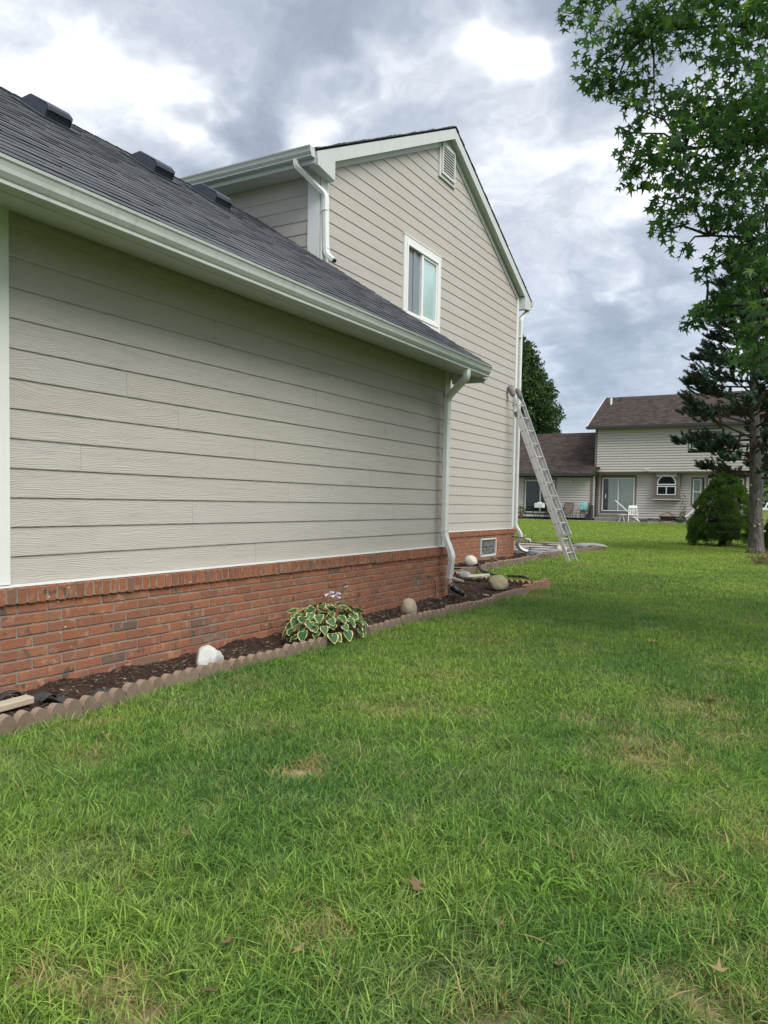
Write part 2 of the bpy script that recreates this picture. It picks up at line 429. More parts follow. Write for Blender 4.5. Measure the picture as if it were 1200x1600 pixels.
def m_blade(g):
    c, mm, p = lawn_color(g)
    r = g.rand()
    c = g.mix(g.ramp(r, [(.1, (0, 0, 0)), (.9, (1, 1, 1))]), g.mix(1., c, (.42, .52, .6), 'MULTIPLY'), g.mix(1., c, (1.65, 1.6, 1.4), 'MULTIPLY'))
    # some straw-coloured blades everywhere, most of them in the dry patches
    dry = g.math('LESS_THAN', g.math('FRACT', g.math('MULTIPLY', r, 7.31)), g.math('MULTIPLY_ADD', mm, .8, .018))
    c = g.mix(g.math('MULTIPLY', dry, .85), c, (.34, .28, .14))
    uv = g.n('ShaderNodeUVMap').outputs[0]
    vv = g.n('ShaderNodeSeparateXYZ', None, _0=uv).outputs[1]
    c = g.mix(g.ramp(vv, [(0., (.7, .7, .7)), (.45, (0, 0, 0))]), c, (.055, .065, .025))  # blade feet darkened, occlusion between blades put into the colour
    c = g.mix(1., c, (1.25, 1.22, 1.15), 'MULTIPLY')
    a = pbr(g, c, .5, spec=.3)
    t = g.n('ShaderNodeBsdfTranslucent', None, Color=g.mix(1., c, (1.3, 1.3, .95), 'MULTIPLY')).outputs[0]
    return g.n('ShaderNodeMixShader', None, _0=.36, _1=a, _2=t).outputs[0]
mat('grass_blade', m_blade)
def leafmat(name, a, b, c3=None, tr=.3, rough=.45, spec=.4, thr=.86):
    def fn(g):
        r = g.rand()
        c = g.mix(r, a, b)
        if c3 is not None:
            c = g.mix(g.math('GREATER_THAN', g.math('FRACT', g.math('MULTIPLY', r, 5.7)), thr), c, c3)
        s = pbr(g, c, rough, spec=spec)
        t = g.n('ShaderNodeBsdfTranslucent', None, Color=g.mix(1., c, (1.5, 1.6, .7), 'MULTIPLY')).outputs[0]
        return g.n('ShaderNodeMixShader', None, _0=tr, _1=s, _2=t).outputs[0]
    return mat(name, fn)
leafmat('sweetgum_leaf', (.034, .085, .042), (.095, .19, .068), (.18, .29, .08), .42, .5, .3)
leafmat('pine_needle', (.030, .072, .044), (.062, .125, .068), (.05, .095, .045), .1, .6, .3)
leafmat('pine_needle_brown', (.06, .035, .018), (.12, .075, .04), (.04, .06, .03), .1, .8, .2)
leafmat('spruce_needle', (.045, .105, .026), (.11, .20, .046), (.16, .26, .06), .22, .7, .2)
leafmat('far_leaf', (.020, .048, .018), (.045, .085, .026), (.11, .14, .035), .2, .7, .2, .93)
leafmat('weed_leaf', (.12, .24, .03), (.17, .31, .04), None, .3, .5)
leafmat('shrub_leaf', (.04, .10, .025), (.09, .18, .04), None, .25, .5)
leafmat('dry_twig', (.16, .12, .07), (.26, .20, .11), (.12, .16, .06), .1, .9, .1, .7)
leafmat('fallen_leaf_brown', (.22, .15, .08), (.15, .10, .06), (.36, .27, .14), .2, .7, .2, .5)
def hostam(name, a, b):
    def fn(g):
        r = g.n('ShaderNodeObjectInfo').outputs['Random']
        c = g.mix(r, a, b)
        s_ = g.n('ShaderNodeTexCoord').outputs['Object']
        wv = g.n('ShaderNodeTexWave', {'wave_type': 'BANDS', 'bands_direction': 'X'}, Vector=s_, Scale=22., Distortion=.6).outputs[1]
        n_ = g.bump(wv, .35, .004)
        s = pbr(g, c, .42, n_, spec=.4)
        t = g.n('ShaderNodeBsdfTranslucent', None, Color=c).outputs[0]
        return g.n('ShaderNodeMixShader', None, _0=.18, _1=s, _2=t).outputs[0]
    mat(name, fn)
hostam('hosta_green', (.028, .10, .038), (.065, .165, .06))
hostam('hosta_cream', (.64, .60, .20), (.74, .69, .34))
simple('flower_lilac', (.62, .55, .72), .6, .15, 40)
simple('stalk_green', (.10, .20, .06), .6, .2, 20)
def m_bark(g):
    p = g.pos(1, 1, .25)
    n = g.noise(p, 20, 5, .7)
    c = g.ramp(n, [(.32, (.045, .04, .036)), (.5, (.115, .105, .096)), (.66, (.19, .18, .168)), (.8, (.33, .32, .30))])
    return pbr(g, c, .95, g.bump(n, 1., .03), spec=.15)
mat('pine_bark', m_bark)
simple('dark_bark', (.045, .038, .032), .95, .4, 12, .8, 40)
simple('cut_wood', (.34, .28, .22), .8, .3, 30)
# neighbour house
def m_vinyl(g):
    n = g.noise(g.pos(), 1.2, 4, .6)
    return pbr(g, g.mix(n, (.55, .505, .475), (.61, .565, .535)), .6, spec=.3)
mat('vinyl_beige', m_vinyl)
def m_brownroof(g):
    br = g.n('ShaderNodeTexBrick', {'offset': .5}, Vector=g.n('ShaderNodeCombineXYZ', None, _0=g.n('ShaderNodeSeparateXYZ', None, _0=g.pos()).outputs[0], _1=g.n('ShaderNodeSeparateXYZ', None, _0=g.pos()).outputs[2], _2=0.).outputs[0],
             Color1=(.042, .032, .029), Color2=(.076, .060, .054), Mortar=(.028, .023, .021), Scale=1., Mortar__Size=.008, Bias=-.1, Brick__Width=.3, Row__Height=.075)
    n = g.noise(g.pos(1, 1, 3), 2.5, 6, .75)
    c = g.mix(.9, br.outputs[0], g.ramp(n, [(.32, (.62, .62, .64)), (.68, (1.6, 1.55, 1.5))]), 'MULTIPLY')
    return pbr(g, c, .95, g.bump(n, .4, .03), spec=.15)
mat('brown_shingle', m_brownroof)
simple('taupe_trim', (.185, .15, .135), .6, .12, 4)
simple('dark_gutter', (.045, .047, .052), .45, .15, 4)
simple('vinyl_white', (.74, .74, .73), .45, .06, 5)
def m_glass(g):
    fr = g.n('ShaderNodeFresnel', None, IOR=1.5).outputs[0]
    gl = g.n('ShaderNodeBsdfGlossy', None, Color=(.9, .93, .92), Roughness=.02).outputs[0]
    tr = g.n('ShaderNodeBsdfTransparent', None, Color=(.90, .93, .93)).outputs[0]
    return g.n('ShaderNodeMixShader', None, _0=g.math('MULTIPLY_ADD', fr, .8, .0, clamp=True), _1=tr, _2=gl).outputs[0]
mat('window_glass', m_glass)
mat('bedroom_glass', lambda g: g.n('ShaderNodeMixShader', None, _0=.16, _1=g.n('ShaderNodeBsdfTransparent', None, Color=(.93, .97, .96)).outputs[0], _2=g.n('ShaderNodeBsdfGlossy', None, Color=(.9, .95, .95), Roughness=.12).outputs[0]).outputs[0])
def m_gb(g):
    h = g.noise(g.pos(1, 1, .35), 60, 3, .6, 1.2)
    return pbr(g, g.ramp(h, [(.40, (.03, .035, .035)), (.56, (.12, .13, .12)), (.62, (.55, .57, .53))]), .12, g.bump(h, .9, .02), spec=.7)
mat('glass_block_wavy', m_gb)
simple('curtain_white', (.62, .64, .62), .8, .1, 30)
mat('sky_reflection_teal', lambda g: pbr(g, g.mix(g.n('ShaderNodeTexWave', {'bands_direction': 'Y'}, Vector=g.pos(), Scale=16., Distortion=.5).outputs[1], (.64, .74, .74), (.72, .80, .80)), .8))  # pale teal of the sky mirrored in the gable window, as a colour
mat('screen_mesh', lambda g: pbr(g, g.mix(g.n('ShaderNodeTexWave', {'bands_direction': 'DIAGONAL'}, Vector=g.pos(), Scale=30., Distortion=1.5).outputs[1], (.16, .18, .20), (.27, .29, .31)), .8))
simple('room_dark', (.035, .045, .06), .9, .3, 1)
simple('sash_grey', (.20, .23, .26), .5, .1, 4)
simple('sling_tan', (.20, .165, .135), .8, .15, 20)
simple('frame_bronze', (.035, .03, .028), .4, .2, 20)
simple('towel_teal', (.16, .50, .52), .9, .5, 7)
simple('towel_pale', (.45, .68, .70), .9, .2, 7)
simple('plastic_white', (.72, .72, .70), .4, .05, 8)
simple('rust_iron', (.10, .045, .03), .8, .4, 12)
simple('bin_charcoal', (.035, .037, .042), .5, .2, 10)
simple('pot_clay', (.22, .10, .06), .8, .2, 10)
simple('hose_mix', (.10, .095, .085), .7, .7, 3)

# ------------------------------------------------------------------ ground
def gridmesh(name, x0, x1, y0, y1, nx, ny, zf, mname, parent=None, **props):
    xs = np.linspace(x0, x1, nx); ys = np.linspace(y0, y1, ny)
    X, Y = np.meshgrid(xs, ys)
    Z = zf(X, Y)
    v = np.stack([X.ravel(), Y.ravel(), Z.ravel()], 1)
    i = np.arange((nx-1)*(ny-1)); a = (i//(nx-1))*nx+i % (nx-1)
    f = np.stack([a, a+1, a+nx+1, a+nx], 1)
    me = bpy.data.meshes.new(name); me.from_pydata(v.tolist(), [], f.tolist()); me.materials.append(MATS[mname])
    me.polygons.foreach_set('use_smooth', [True]*len(me.polygons))
    return link(name, me, parent, **props)
def lawn_z(X, Y):
    z = .055+.000155*np.clip(Y, 0, 75)**2
    near = np.exp(-((X+1)**2+(Y-4)**2)/90.)
    z = z+near*.010*(np.sin(X*3.1+Y*1.3)+np.sin(Y*2.3-X*1.7))*.6
    inb = (X < -3.42) & (Y < 22)
    return np.where(inb, z-.012, z)
# non-uniform lawn sheet: fine near, coarse to the horizon
def axis(a, b, step, far):
    s = list(np.arange(a, b+1e-6, step)); k = 1.; lo = a; hi = b
    while hi < far:
        k *= 1.45; hi += step*k*2; lo -= step*k*2; s = [lo]+s+[hi]
    return np.array(s)
ax, ay = axis(-9, 6, .25, 420), axis(-4, 26, .25, 600)
X, Y = np.meshgrid(ax, ay); Z = lawn_z(X, Y)
v = np.stack([X.ravel(), Y.ravel(), Z.ravel()], 1); nx = len(ax)
i = np.arange((nx-1)*(len(ay)-1)); a = (i//(nx-1))*nx+i % (nx-1)
me = bpy.data.meshes.new('lawn'); me.from_pydata(v.tolist(), [], np.stack([a, a+1, a+nx+1, a+nx], 1).tolist()); me.materials.append(MATS['lawn_ground'])
me.polygons.foreach_set('use_smooth', [True]*len(me.polygons))
link('lawn', me, None, kind='structure')

# flower bed outline
EDGE1 = [(-3.50, 1.6), (-3.50, 2.3), (-3.50, 3.2), (-3.49, 4.3), (-3.46, 5.2), (-3.46, 6.0), (-3.42, 7.0), (-3.37, 8.0), (-3.36, 8.8), (-3.37, 9.6), (-3.38, 10.42)]
EDGE1B = [(-3.40, 10.50), (-3.85, 10.62), (-4.3, 10.78), (-4.75, 10.98), (-5.12, 11.2)]
EDGE2 = [(-5.12, 11.25), (-5.16, 12.4), (-5.22, 14.0), (-5.24, 16.0), (-5.16, 18.0), (-5.0, 20.2)]
EDGE3 = [(-5.0, 20.3), (-5.6, 21.4), (-6.6, 21.9), (-7.8, 22.0)]
poly = EDGE1+EDGE1B+EDGE2+EDGE3+[(-9, 22.), (-9, 1.6)]
def inside(x, y, P=poly):
    c = False; j = len(P)-1
    for i_ in range(len(P)):
        xi, yi = P[i_]; xj, yj = P[j]
        if (yi > y) != (yj > y) and x < (xj-xi)*(y-yi)/(yj-yi)+xi: c = not c
        j = i_
    return c
def soil_z(x, y):
    return .100+.00013*max(y-8, 0)**1.5 + .012*sin(x*9+y*4)+.010*sin(y*11-x*6)+.008*sin(y*23+x*17) - .018*max(0, (x+3.8))*2
def edge_x(y):       # X of the bed's lawn side at Y
    pts = EDGE1+EDGE2 if y > 11.2 else EDGE1
    best = None
    for (xa, ya), (xb, yb) in zip(pts[:-1], pts[1:]):
        if ya <= y <= yb and yb > ya: return xa+(xb-xa)*(y-ya)/(yb-ya)
    if y < 11.3:
        for (xa, ya), (xb, yb) in zip(EDGE1B[:-1], EDGE1B[1:]):
            if ya <= y <= yb: return xa+(xb-xa)*(y-ya)/(yb-ya)
    return pts[-1][0] if y > 20 else pts[0][0]
mb = MB(); ys = np.arange(1.6, 21.8, .09); NX = 15
for y in ys:
    xe = edge_x(y)-.02; xw = -4.16 if y < 8.8 else -6.2
    for k in range(NX):
        x = xw+(xe-xw)*k/(NX-1)
        z = soil_z(x, y)+rnd.uniform(-.006, .006)
        if y > 10.5 and y < 11.3 and x > -5: z = soil_z(x, y)
        mb.v.append((x, y, z))
for i_ in range(len(ys)-1):
    for k in range(NX-1):
        a_ = i_*NX+k; mb.f.append((a_, a_+1, a_+NX+1, a_+NX)); mb.m.append(0)
mb.build('mulch_bed', 'mulch_soil', None, True, kind='structure')
# chips
mb = MB()
def chip(x, y, z, s):
    L, W, T = s*rnd.uniform(.6, 1.6), s*rnd.uniform(.18, .4), s*rnd.uniform(.06, .16)
    R_ = Euler((rnd.uniform(-.5, .5), rnd.uniform(-.5, .5), rnd.uniform(0, 6.3))).to_matrix()
    c = Vector((x, y, z+T*.5))
    vs_ = [c+R_ @ Vector(q) for q in ((-L/2, -W/2, 0), (L/2, -W/3, 0), (L/2, W/3, 0), (-L/2, W/2, 0), (-L*.4, 0, T), (L*.4, 0, T))]
    mb.add(vs_, [(0, 1, 5, 4), (1, 2, 5), (2, 3, 4, 5), (3, 0, 4)])
n = 0
while n < 9500:
    y = rnd.uniform(1.8, 11.2) if rnd.random() < .8 else rnd.uniform(11.2, 20)
    xe = edge_x(y)-.05; xw = -4.12 if y < 8.8 else -6.05
    x = rnd.uniform(xw, xe)
    chip(x, y, soil_z(x, y), .026 if y < 6 else .036 if y < 11 else .06); n += 1
mb.build('mulch_chips', 'mulch_chip', None, fixn=False, kind='stuff', label='shredded brown bark mulch lying in the bed along the brick base', category='mulch')

# ------------------------------------------------------------------ the house
house = thing('house', 'beige lap sided house with brick base, charcoal shingled garage wing and tall gable', 'house', (0, 0, 0))
GX, GY0, GY1 = -4.10, 2.62, 8.78        # garage wall face, ends
TX, TY0, TY1 = -6.07, 8.78, 16.52       # gable wall face, ends
# -- cores
mb = MB(); mb.box(-10.3, GX-.025, GY0+.03, GY1-.02, .0, 2.86); mb.box(-10.3, GX+.027, GY0, GY1-.002, .0, .66)
gw = mb.build('garage_wall', ['mortar'], house)
mb = MB(); mb.box(-15.6, TX-.045, TY0+.03, TY1, .0, 5.8)
mb.prism([(TY0+.03, 5.8), (TY1, 5.8), (12.65, 7.66)], 'x', -15.6, TX-.045)
tw = mb.build('gable_wall', ['dark_void'], house)

def lap(parent, ax_, c, a0, a1, z0, z1, a0t=None, a1t=None, m='siding_paint', t=.0095, gap=.003, sgn=1):
    """one lap board; ax_ 'x': face normal +x at x=c, runs along y. 'y': face normal -y at y=c, runs along x"""
    a0t = a0 if a0t is None else a0t; a1t = a1 if a1t is None else a1t
    mb_ = MB()
    prof = [(a0, a1, z0, gap), (a0, a1, z0, gap+t), (a0, a1, z0+.004, gap+t+.0012), (a0t, a1t, z1+.01, .0035), (a0t, a1t, z1+.01, -.002)]
    vs_ = []
    for (p0, p1, z, dd) in prof:
        for p in (p0, p1):
            vs_.append((c+dd, p, z) if ax_ == 'x' else (p, c-dd, z))
    fs = [(0, 1, 3, 2), (2, 3, 5, 4), (4, 5, 7, 6), (6, 7, 9, 8), (8, 9, 1, 0), (0, 2, 4, 6, 8), (1, 9, 7, 5, 3)]
    mb_.add(vs_, fs)
    return mb_.build('siding_board', m, parent)
# garage boards: rows with their butt joints
joints = {12: [3.67], 11: [8.08], 10: [4.54], 9: [6.9], 8: [5.89], 7: [3.67, 7.19], 6: [4.15, 7.69], 5: [5.02], 4: [3.3, 6.9], 3: [5.49], 2: [4.3, 7.4], 1: [6.37], 0: [5.04, 7.6]}
G0, GS = .7235, .1728
for k in range(13):
    cuts = [GY0+.178]+[y for y in joints.get(k, [])]+[GY1-.145]
    for a_, b_ in zip(cuts[:-1], cuts[1:]):
        lap(gw, 'x', GX-.018, a_+.001, b_-.001, G0+GS*k, G0+GS*(k+1) if k < 12 else 2.875)
# garage corner boards (narrow step board at the right, wide at the left)
mb = MB(); mb.box(GX-.03, GX+.012, GY0-.01, GY0+.175, .735, 2.885); mb.box(-4.16, GX+.012, GY0-.03, GY0-.011, .735, 2.885)
mb.build('corner_board', 'white_trim', gw)
mb = MB(); mb.box(GX-.03, GX+.008, GY1-.143, GY1-.02, .735, 2.875); mb.box(GX-.10, GX+.010, GY1-.019, GY1+.004, .735, 2.875)
mb.build('corner_board', 'soffit_paint', gw)
# front and back plain walls of the wing (outside the frame): flat siding rows
for k in range(12):
    lap(gw, 'y', GY0+.02, -10.2, -4.17, G0+GS*k, G0+GS*(k+1))
# -- gable boards with cut-outs
TS = .1757; T0 = .7135
WIN = (11.14, 12.46, 4.30, 5.57); VEN = (12.36, 12.99, 7.00, 7.60)
SL = .488
def yl(z): return 8.94 if z < 5.80 else 8.94+(z-5.80)/SL
def yr(z): return 16.40 if z < 5.80 else 16.40-(z-5.80)/SL
jr = random.Random(5)
def gable_row(k):
    z0, z1 = T0+TS*k, T0+TS*(k+1)
    segs = [(yl(z0), yr(z0), yl(z1), yr(z1))]
    if yr(z0)-yl(z0) < .1: return
    if yr(z1) < yl(z1): z1 = 7.62; segs = [(yl(z0), yr(z0), 12.66, 12.68)]
    for (wa, wb, wz0, wz1) in (WIN, VEN):
        if z0 < wz1-.02 and z1 > wz0+.02:
            new = []
            if z0 < wz0-.02: lap(tw, 'x', TX-.018, wa-.03, wb+.03, z0, wz0-.005)
            if z1 > wz1+.02: lap(tw, 'x', TX-.018, wa-.03, wb+.03, wz1+.003, z1)
            for (a_, b_, at, bt) in segs:
                if a_ < wa and b_ > wb: new += [(a_, wa, at, min(wa, max(at, wa))), (wb, b_, wb, bt)]
                else: new.append((a_, b_, at, bt))
            segs = new
    for (a_, b_, at, bt) in segs:
        if at > bt: at = bt = (a_+b_)/2
        cuts = []
        L = b_-a_
        if L > 2.2:
            c = a_+jr.uniform(.8, 3.2)
            while c < b_-.6:
                if c > at+.1 and c < bt-.1: cuts.append(c)
                c += jr.uniform(2.2, 3.6)
        pts = [(a_, at)]+[(c, c) for c in cuts]+[(b_, bt)]
        for (p, pt), (q, qt) in zip(pts[:-1], pts[1:]):
            lap(tw, 'x', TX-.018, p+.001, q-.001, z0, z1, pt+.001, qt-.001)
for k in range(40): gable_row(k)
# corner boards of the gable wall
mb = MB(); mb.box(TX-.03, TX+.012, TY0+.018, 8.935, 2.9, 5.86); mb.box(-6.082, TX+.010, TY0-.008, TY0+.016, 2.9, 5.80)
mb.build('corner_board', 'white_trim', tw)
mb = MB(); mb.box(-6.29, -6.095, TY0-.014, TY0+.02, 2.9, 5.80); mb.build('corner_board', 'white_trim', tw)
mb = MB(); mb.box(TX-.03, TX+.012, 16.402, TY1, .74, 5.86); mb.build('corner_board', 'white_trim', tw)
# side wall rows above the garage roof (plane Y=8.78)
sj = {24: [-8.2], 25: [-9.4, -7.0], 26: [-8.5], 27: [-6.9, -9.8], 28: [-7.9]}
for k in range(11, 29):
    zz = T0+TS*k
    cuts = [-15.6]+sorted(sj.get(k, [-9.0 if k % 2 else -11.2]))+[-6.292]
    for a_, b_ in zip(cuts[:-1], cuts[1:]):
        lap(tw, 'y', TY0+.018, a_+.001, b_-.001, zz, zz+TS)
# -- brick base
bw = MB(); bw.box(-15.6, TX-.05, TY0, TY1-.02, .0, .655); bw.box(TX-.049, TX+.027, TY0+.01, 14.57, 0, .655); bw.box(TX-.049, TX+.027, 15.43, TY1-.01, 0, .655); bw.box(TX-.049, TX+.027, 14.571, 15.429, 0, .18); bw.box(TX-.049, TX+.027, 14.571, 15.429, .545, .655)
base = bw.build('brick_base', 'mortar', house)
BH, CB = .0677, .083
def brickmesh(L, Hh, D, b=.004):
    m_ = MB(); m_.rbox(-D/2, D/2, -L/2, L/2, -Hh/2, Hh/2, b); return m_.mesh('brick', 'brick_clay')
bm_full = [brickmesh(.194+rnd.uniform(-.002, .002), .057, .10) for _ in range(3)]
bm_cap = brickmesh(.0575, .098, .13)
FX = GX+.034                       # brick face
fill_ = []
for k in range(8):
    z = CB+BH*(k+.5)
    off = 0 if k % 2 else .102
    y = GY0+.1+off
    while y < GY1-.02:
        if y+.1 > GY1:
            fill_.append((k, y-.097, GY1-.001)); break
        o = link('brick', bm_full[rnd.randrange(3)], base)
        o.location = (FX-.05+rnd.uniform(-.002, .002), y+rnd.uniform(-.003, .003), z+rnd.uniform(-.0015, .0015))
        o.rotation_euler = (rnd.uniform(-.004, .004), 0, rnd.uniform(-.006, .006))
        y += .2035
NB = len([o for o in base.children])
y = GY0+.02; ncap = 0
rest = MB()
def capz(): return .722-.049
while y < GY1-.0:
    if NB+ncap < 300:
        o = link('brick', bm_cap, base); ncap += 1
        o.location = (FX-.042+rnd.uniform(-.003, .003), y, .672+rnd.uniform(-.002, .002)); o.rotation_euler = (rnd.uniform(-.02, .02), radians(5)+rnd.uniform(-.01, .01), rnd.uniform(-.01, .01))
    else:
        zc_ = .672+rnd.uniform(-.003, .003); dx = rnd.uniform(-.003, .003)
        rest.hexa([(FX-.11+dx, y-.0288, zc_-.05), (FX+.022+dx, y-.0288, zc_-.055), (FX+.022+dx, y+.0288, zc_-.055), (FX-.11+dx, y+.0288, zc_-.05), (FX-.11+dx, y-.0288, zc_+.055), (FX+.023+dx, y-.0288, zc_+.043), (FX+.023+dx, y+.0288, zc_+.043), (FX-.11+dx, y+.0288, zc_+.055)])
    y += .0677
# end of the garage cap & last bits
for k in range(-1, 8):             # half bricks finishing alternate courses, lowest buried course
    z = CB+BH*(k+.5)
    if k == -1:
        yy = GY0+.1
        while yy < GY1: rest.box(FX-.1, FX, yy-.097, min(yy+.097, GY1), z-.028, z+.028); yy += .2035
    elif k % 2: pass
    else: rest.box(FX-.1, FX, GY0, GY0+.095, z-.028, z+.028)
for k, a_, b_ in fill_:
    if b_-a_ > .02: rest.rbox(FX-.1, FX, a_, b_, CB+BH*(k+.5)-.0285, CB+BH*(k+.5)+.0285, .004)
# gable base bricks
FT = TX+.034
GBW = (14.58, 15.42, .19, .535)
for k in range(-1, 8):
    z = CB+BH*(k+.5); y = TY0+.1+(.102 if k % 2 else 0)
    while y < TY1+.06:
        a_, b_ = y-.097, min(y+.097, TY1+.02)
        if z+.03 > GBW[2] and z-.03 < GBW[3] and b_ > GBW[0]-.02 and a_ < GBW[1]+.02:
            if a_ < GBW[0]-.05: b_ = GBW[0]-.02
            elif b_ > GBW[1]+.05: a_ = GBW[1]+.02
            else: y += .2035; continue
        j = rnd.uniform(-.002, .002)
        rest.rbox(FT-.1+j, FT+j, a_, b_, z-.0285, z+.0285, .004); y += .2035
y = TY0+.1
while y < TY1+.07:
    zc_ = .672+rnd.uniform(-.003, .003); dx = rnd.uniform(-.003, .003)
    rest.hexa([(FT-.11+dx, y-.0288, zc_-.05), (FT+.022+dx, y-.0288, zc_-.055), (FT+.022+dx, y+.0288, zc_-.055), (FT-.11+dx, y+.0288, zc_-.05), (FT-.11+dx, y-.0288, zc_+.055), (FT+.023+dx, y-.0288, zc_+.043), (FT+.023+dx, y+.0288, zc_+.043), (FT-.11+dx, y+.0288, zc_+.055)])
    y += .0677
rest.build('brickwork', 'brick_clay', base, fixn=False, kind='stuff')
# cap mortar bed and white flashing on its top
mb = MB(); mb.box(FX-.10, FX+.017, GY0-.02, GY1+.0, .628, .712); mb.box(FT-.10, FT+.017, GY1+.03, TY1+.03, .628, .712)
mb.build('mortar_joint', 'mortar', base)
mb = MB()
for (fx, a_, b_) in ((FX, GY0-.02, GY1+.01), (FT, GY1+.05, TY1+.03)):
    mb.hexa([(fx-.036, a_, .722), (fx+.004, a_, .7205), (fx+.004, b_, .7205), (fx-.036, b_, .722), (fx-.036, a_, .732), (fx-.004, a_, .7225), (fx-.004, b_, .7225), (fx-.036, b_, .732)])
mb.build('flashing', 'soffit_paint', base)
# glass block window
gbw = MB()
a_, b_, c_, d_ = GBW
for bx in ((a_, b_, c_-.02, c_+.02), (a_, b_, d_-.018, d_+.012), (a_-.012, a_+.022, c_, d_), (b_-.022, b_+.012, c_, d_)):
    gbw.box(FT-.06, FT+.006, *bx)
gwn = gbw.build('window', 'soffit_paint', house)
for i_ in range(3):
    for j_ in range(2):
        ww = (b_-a_-.06)/3; hh = (d_-c_-.05)/2
        m_ = MB(); y0 = a_+.03+ww*i_; z0 = c_+.025+hh*j_
        m_.rbox(FT-.07, FT-.015, y0+.004, y0+ww-.004, z0+.004, z0+hh-.004, .008); m_.build('glass_block', 'glass_block_wavy', gwn)

# -- garage roof
RS = .6475; ang = math.atan(RS); EX, EZ = -3.63, 2.957; RX = -7.2; RZ = EZ+RS*(EX-RX); Y0R, Y1R = 2.15, 8.93
roof = MB()
def roofprism(mb_, a_, b_, dz, x_eave=EX, th=.03):
    mb_.prism([(x_eave, EZ-dz), (RX, RZ-dz), (2*RX-x_eave, EZ-dz), (2*RX-x_eave, EZ-dz-th), (RX, RZ-dz-th), (x_eave, EZ-dz-th)], 'y', a_, b_)
roofprism(roof, Y0R+.03, GY1-.0, .012)
roof.prism([(EX, EZ-.012), (-6.06, EZ-.012+RS*(EX+6.06)), (-6.06, EZ-.042+RS*(EX+6.06)), (EX, EZ-.042)], 'y', GY1+.0, Y1R-.03)
groof = roof.build('garage_roof', 'dark_void', house)
# attic gable fill of the wing
mb = MB(); mb.prism([(-4.12, 2.86), (RX, RZ-.1), (-10.3, 2.86)], 'y', GY0+.03, GY1-.02); mb.build('gable_end', 'siding_paint', groof)
L = sqrt((RX-EX)**2+(RZ-EZ)**2); ncourse = 30; ex = L/ncourse
sdir = Vector((-cos(ang), 0, sin(ang))); nrm = Vector((sin(ang), 0, cos(ang)))
shs = []
for side in (0, 1):
    for c in range(ncourse):
        y = Y0R-rnd.uniform(0, .3)
        while y < Y1R:
            wd = rnd.choice([.10, .13, .17, .22, .30, .36])
            a_, b_ = max(y, Y0R+rnd.uniform(0, .008)), min(y+wd-.003, Y1R+rnd.uniform(-.014, .008))
            s0 = -.015 if c == 0 else 0
            p0 = Vector((EX, 0, EZ))+sdir*(c*ex+s0); p1 = Vector((EX, 0, EZ))+sdir*min((c+1)*ex+.03, L)
            if p0.x < -6.045 and b_ > GY1-.012: b_ = GY1-.012+rnd.uniform(-.004, 0)
            if b_-a_ > .02:
                th = rnd.choice([.0065, .008, .0105]); jj = rnd.uniform(-.004, .004)
                shs.append((side, a_, b_, p0-sdir*jj, p1, th))
            y += wd
def shverts(s):
    side, a_, b_, p0, p1, th = s
    q = []
    for (p, t0, t1) in ((p0, -.004, th), (p1, -.004, .002)):
        for t in (t0, t1):
            for yy in (a_, b_):
                x_ = p + nrm*t
                X_ = x_.x if side == 0 else 2*RX-x_.x
                q.append((X_, yy, x_.z))
    return q
def shadd(m_, s):
    q = shverts(s); m_.add(q, SF); m_.m[-5] = 1
SF = [(0, 1, 3, 2), (2, 3, 7, 6), (0, 2, 6, 4), (1, 5, 7, 3), (4, 6, 7, 5)]
order = sorted(range(len(shs)), key=lambda i_: 1e9 if shs[i_][0] else (shs[i_][3].x**2+(shs[i_][1])**2+(shs[i_][3].z-H)**2)-(0 if shs[i_][2] > 2.4 else -99))
near = set(order[:300]); rest = MB()
for i_, s in enumerate(shs):
    if i_ in near:
        m_ = MB(); shadd(m_, s); m_.build('shingle', ['shingle_charcoal', 'asphalt_edge_shade'], groof)
    else: shadd(rest, s)
for y in np.arange(Y0R, GY1-.1, .142):          # ridge caps
    rest.add([(RX-.13, y, RZ-.075+.01), (RX, y, RZ+.012), (RX+.13, y, RZ-.075+.01), (RX-.13, y+.15, RZ-.075), (RX, y+.15, RZ+.004), (RX+.13, y+.15, RZ-.075)], [(0, 1, 4, 3), (1, 2, 5, 4), (0, 2, 1)])
rest.build('shingles', ['shingle_charcoal', 'asphalt_edge_shade'], groof, kind='stuff')
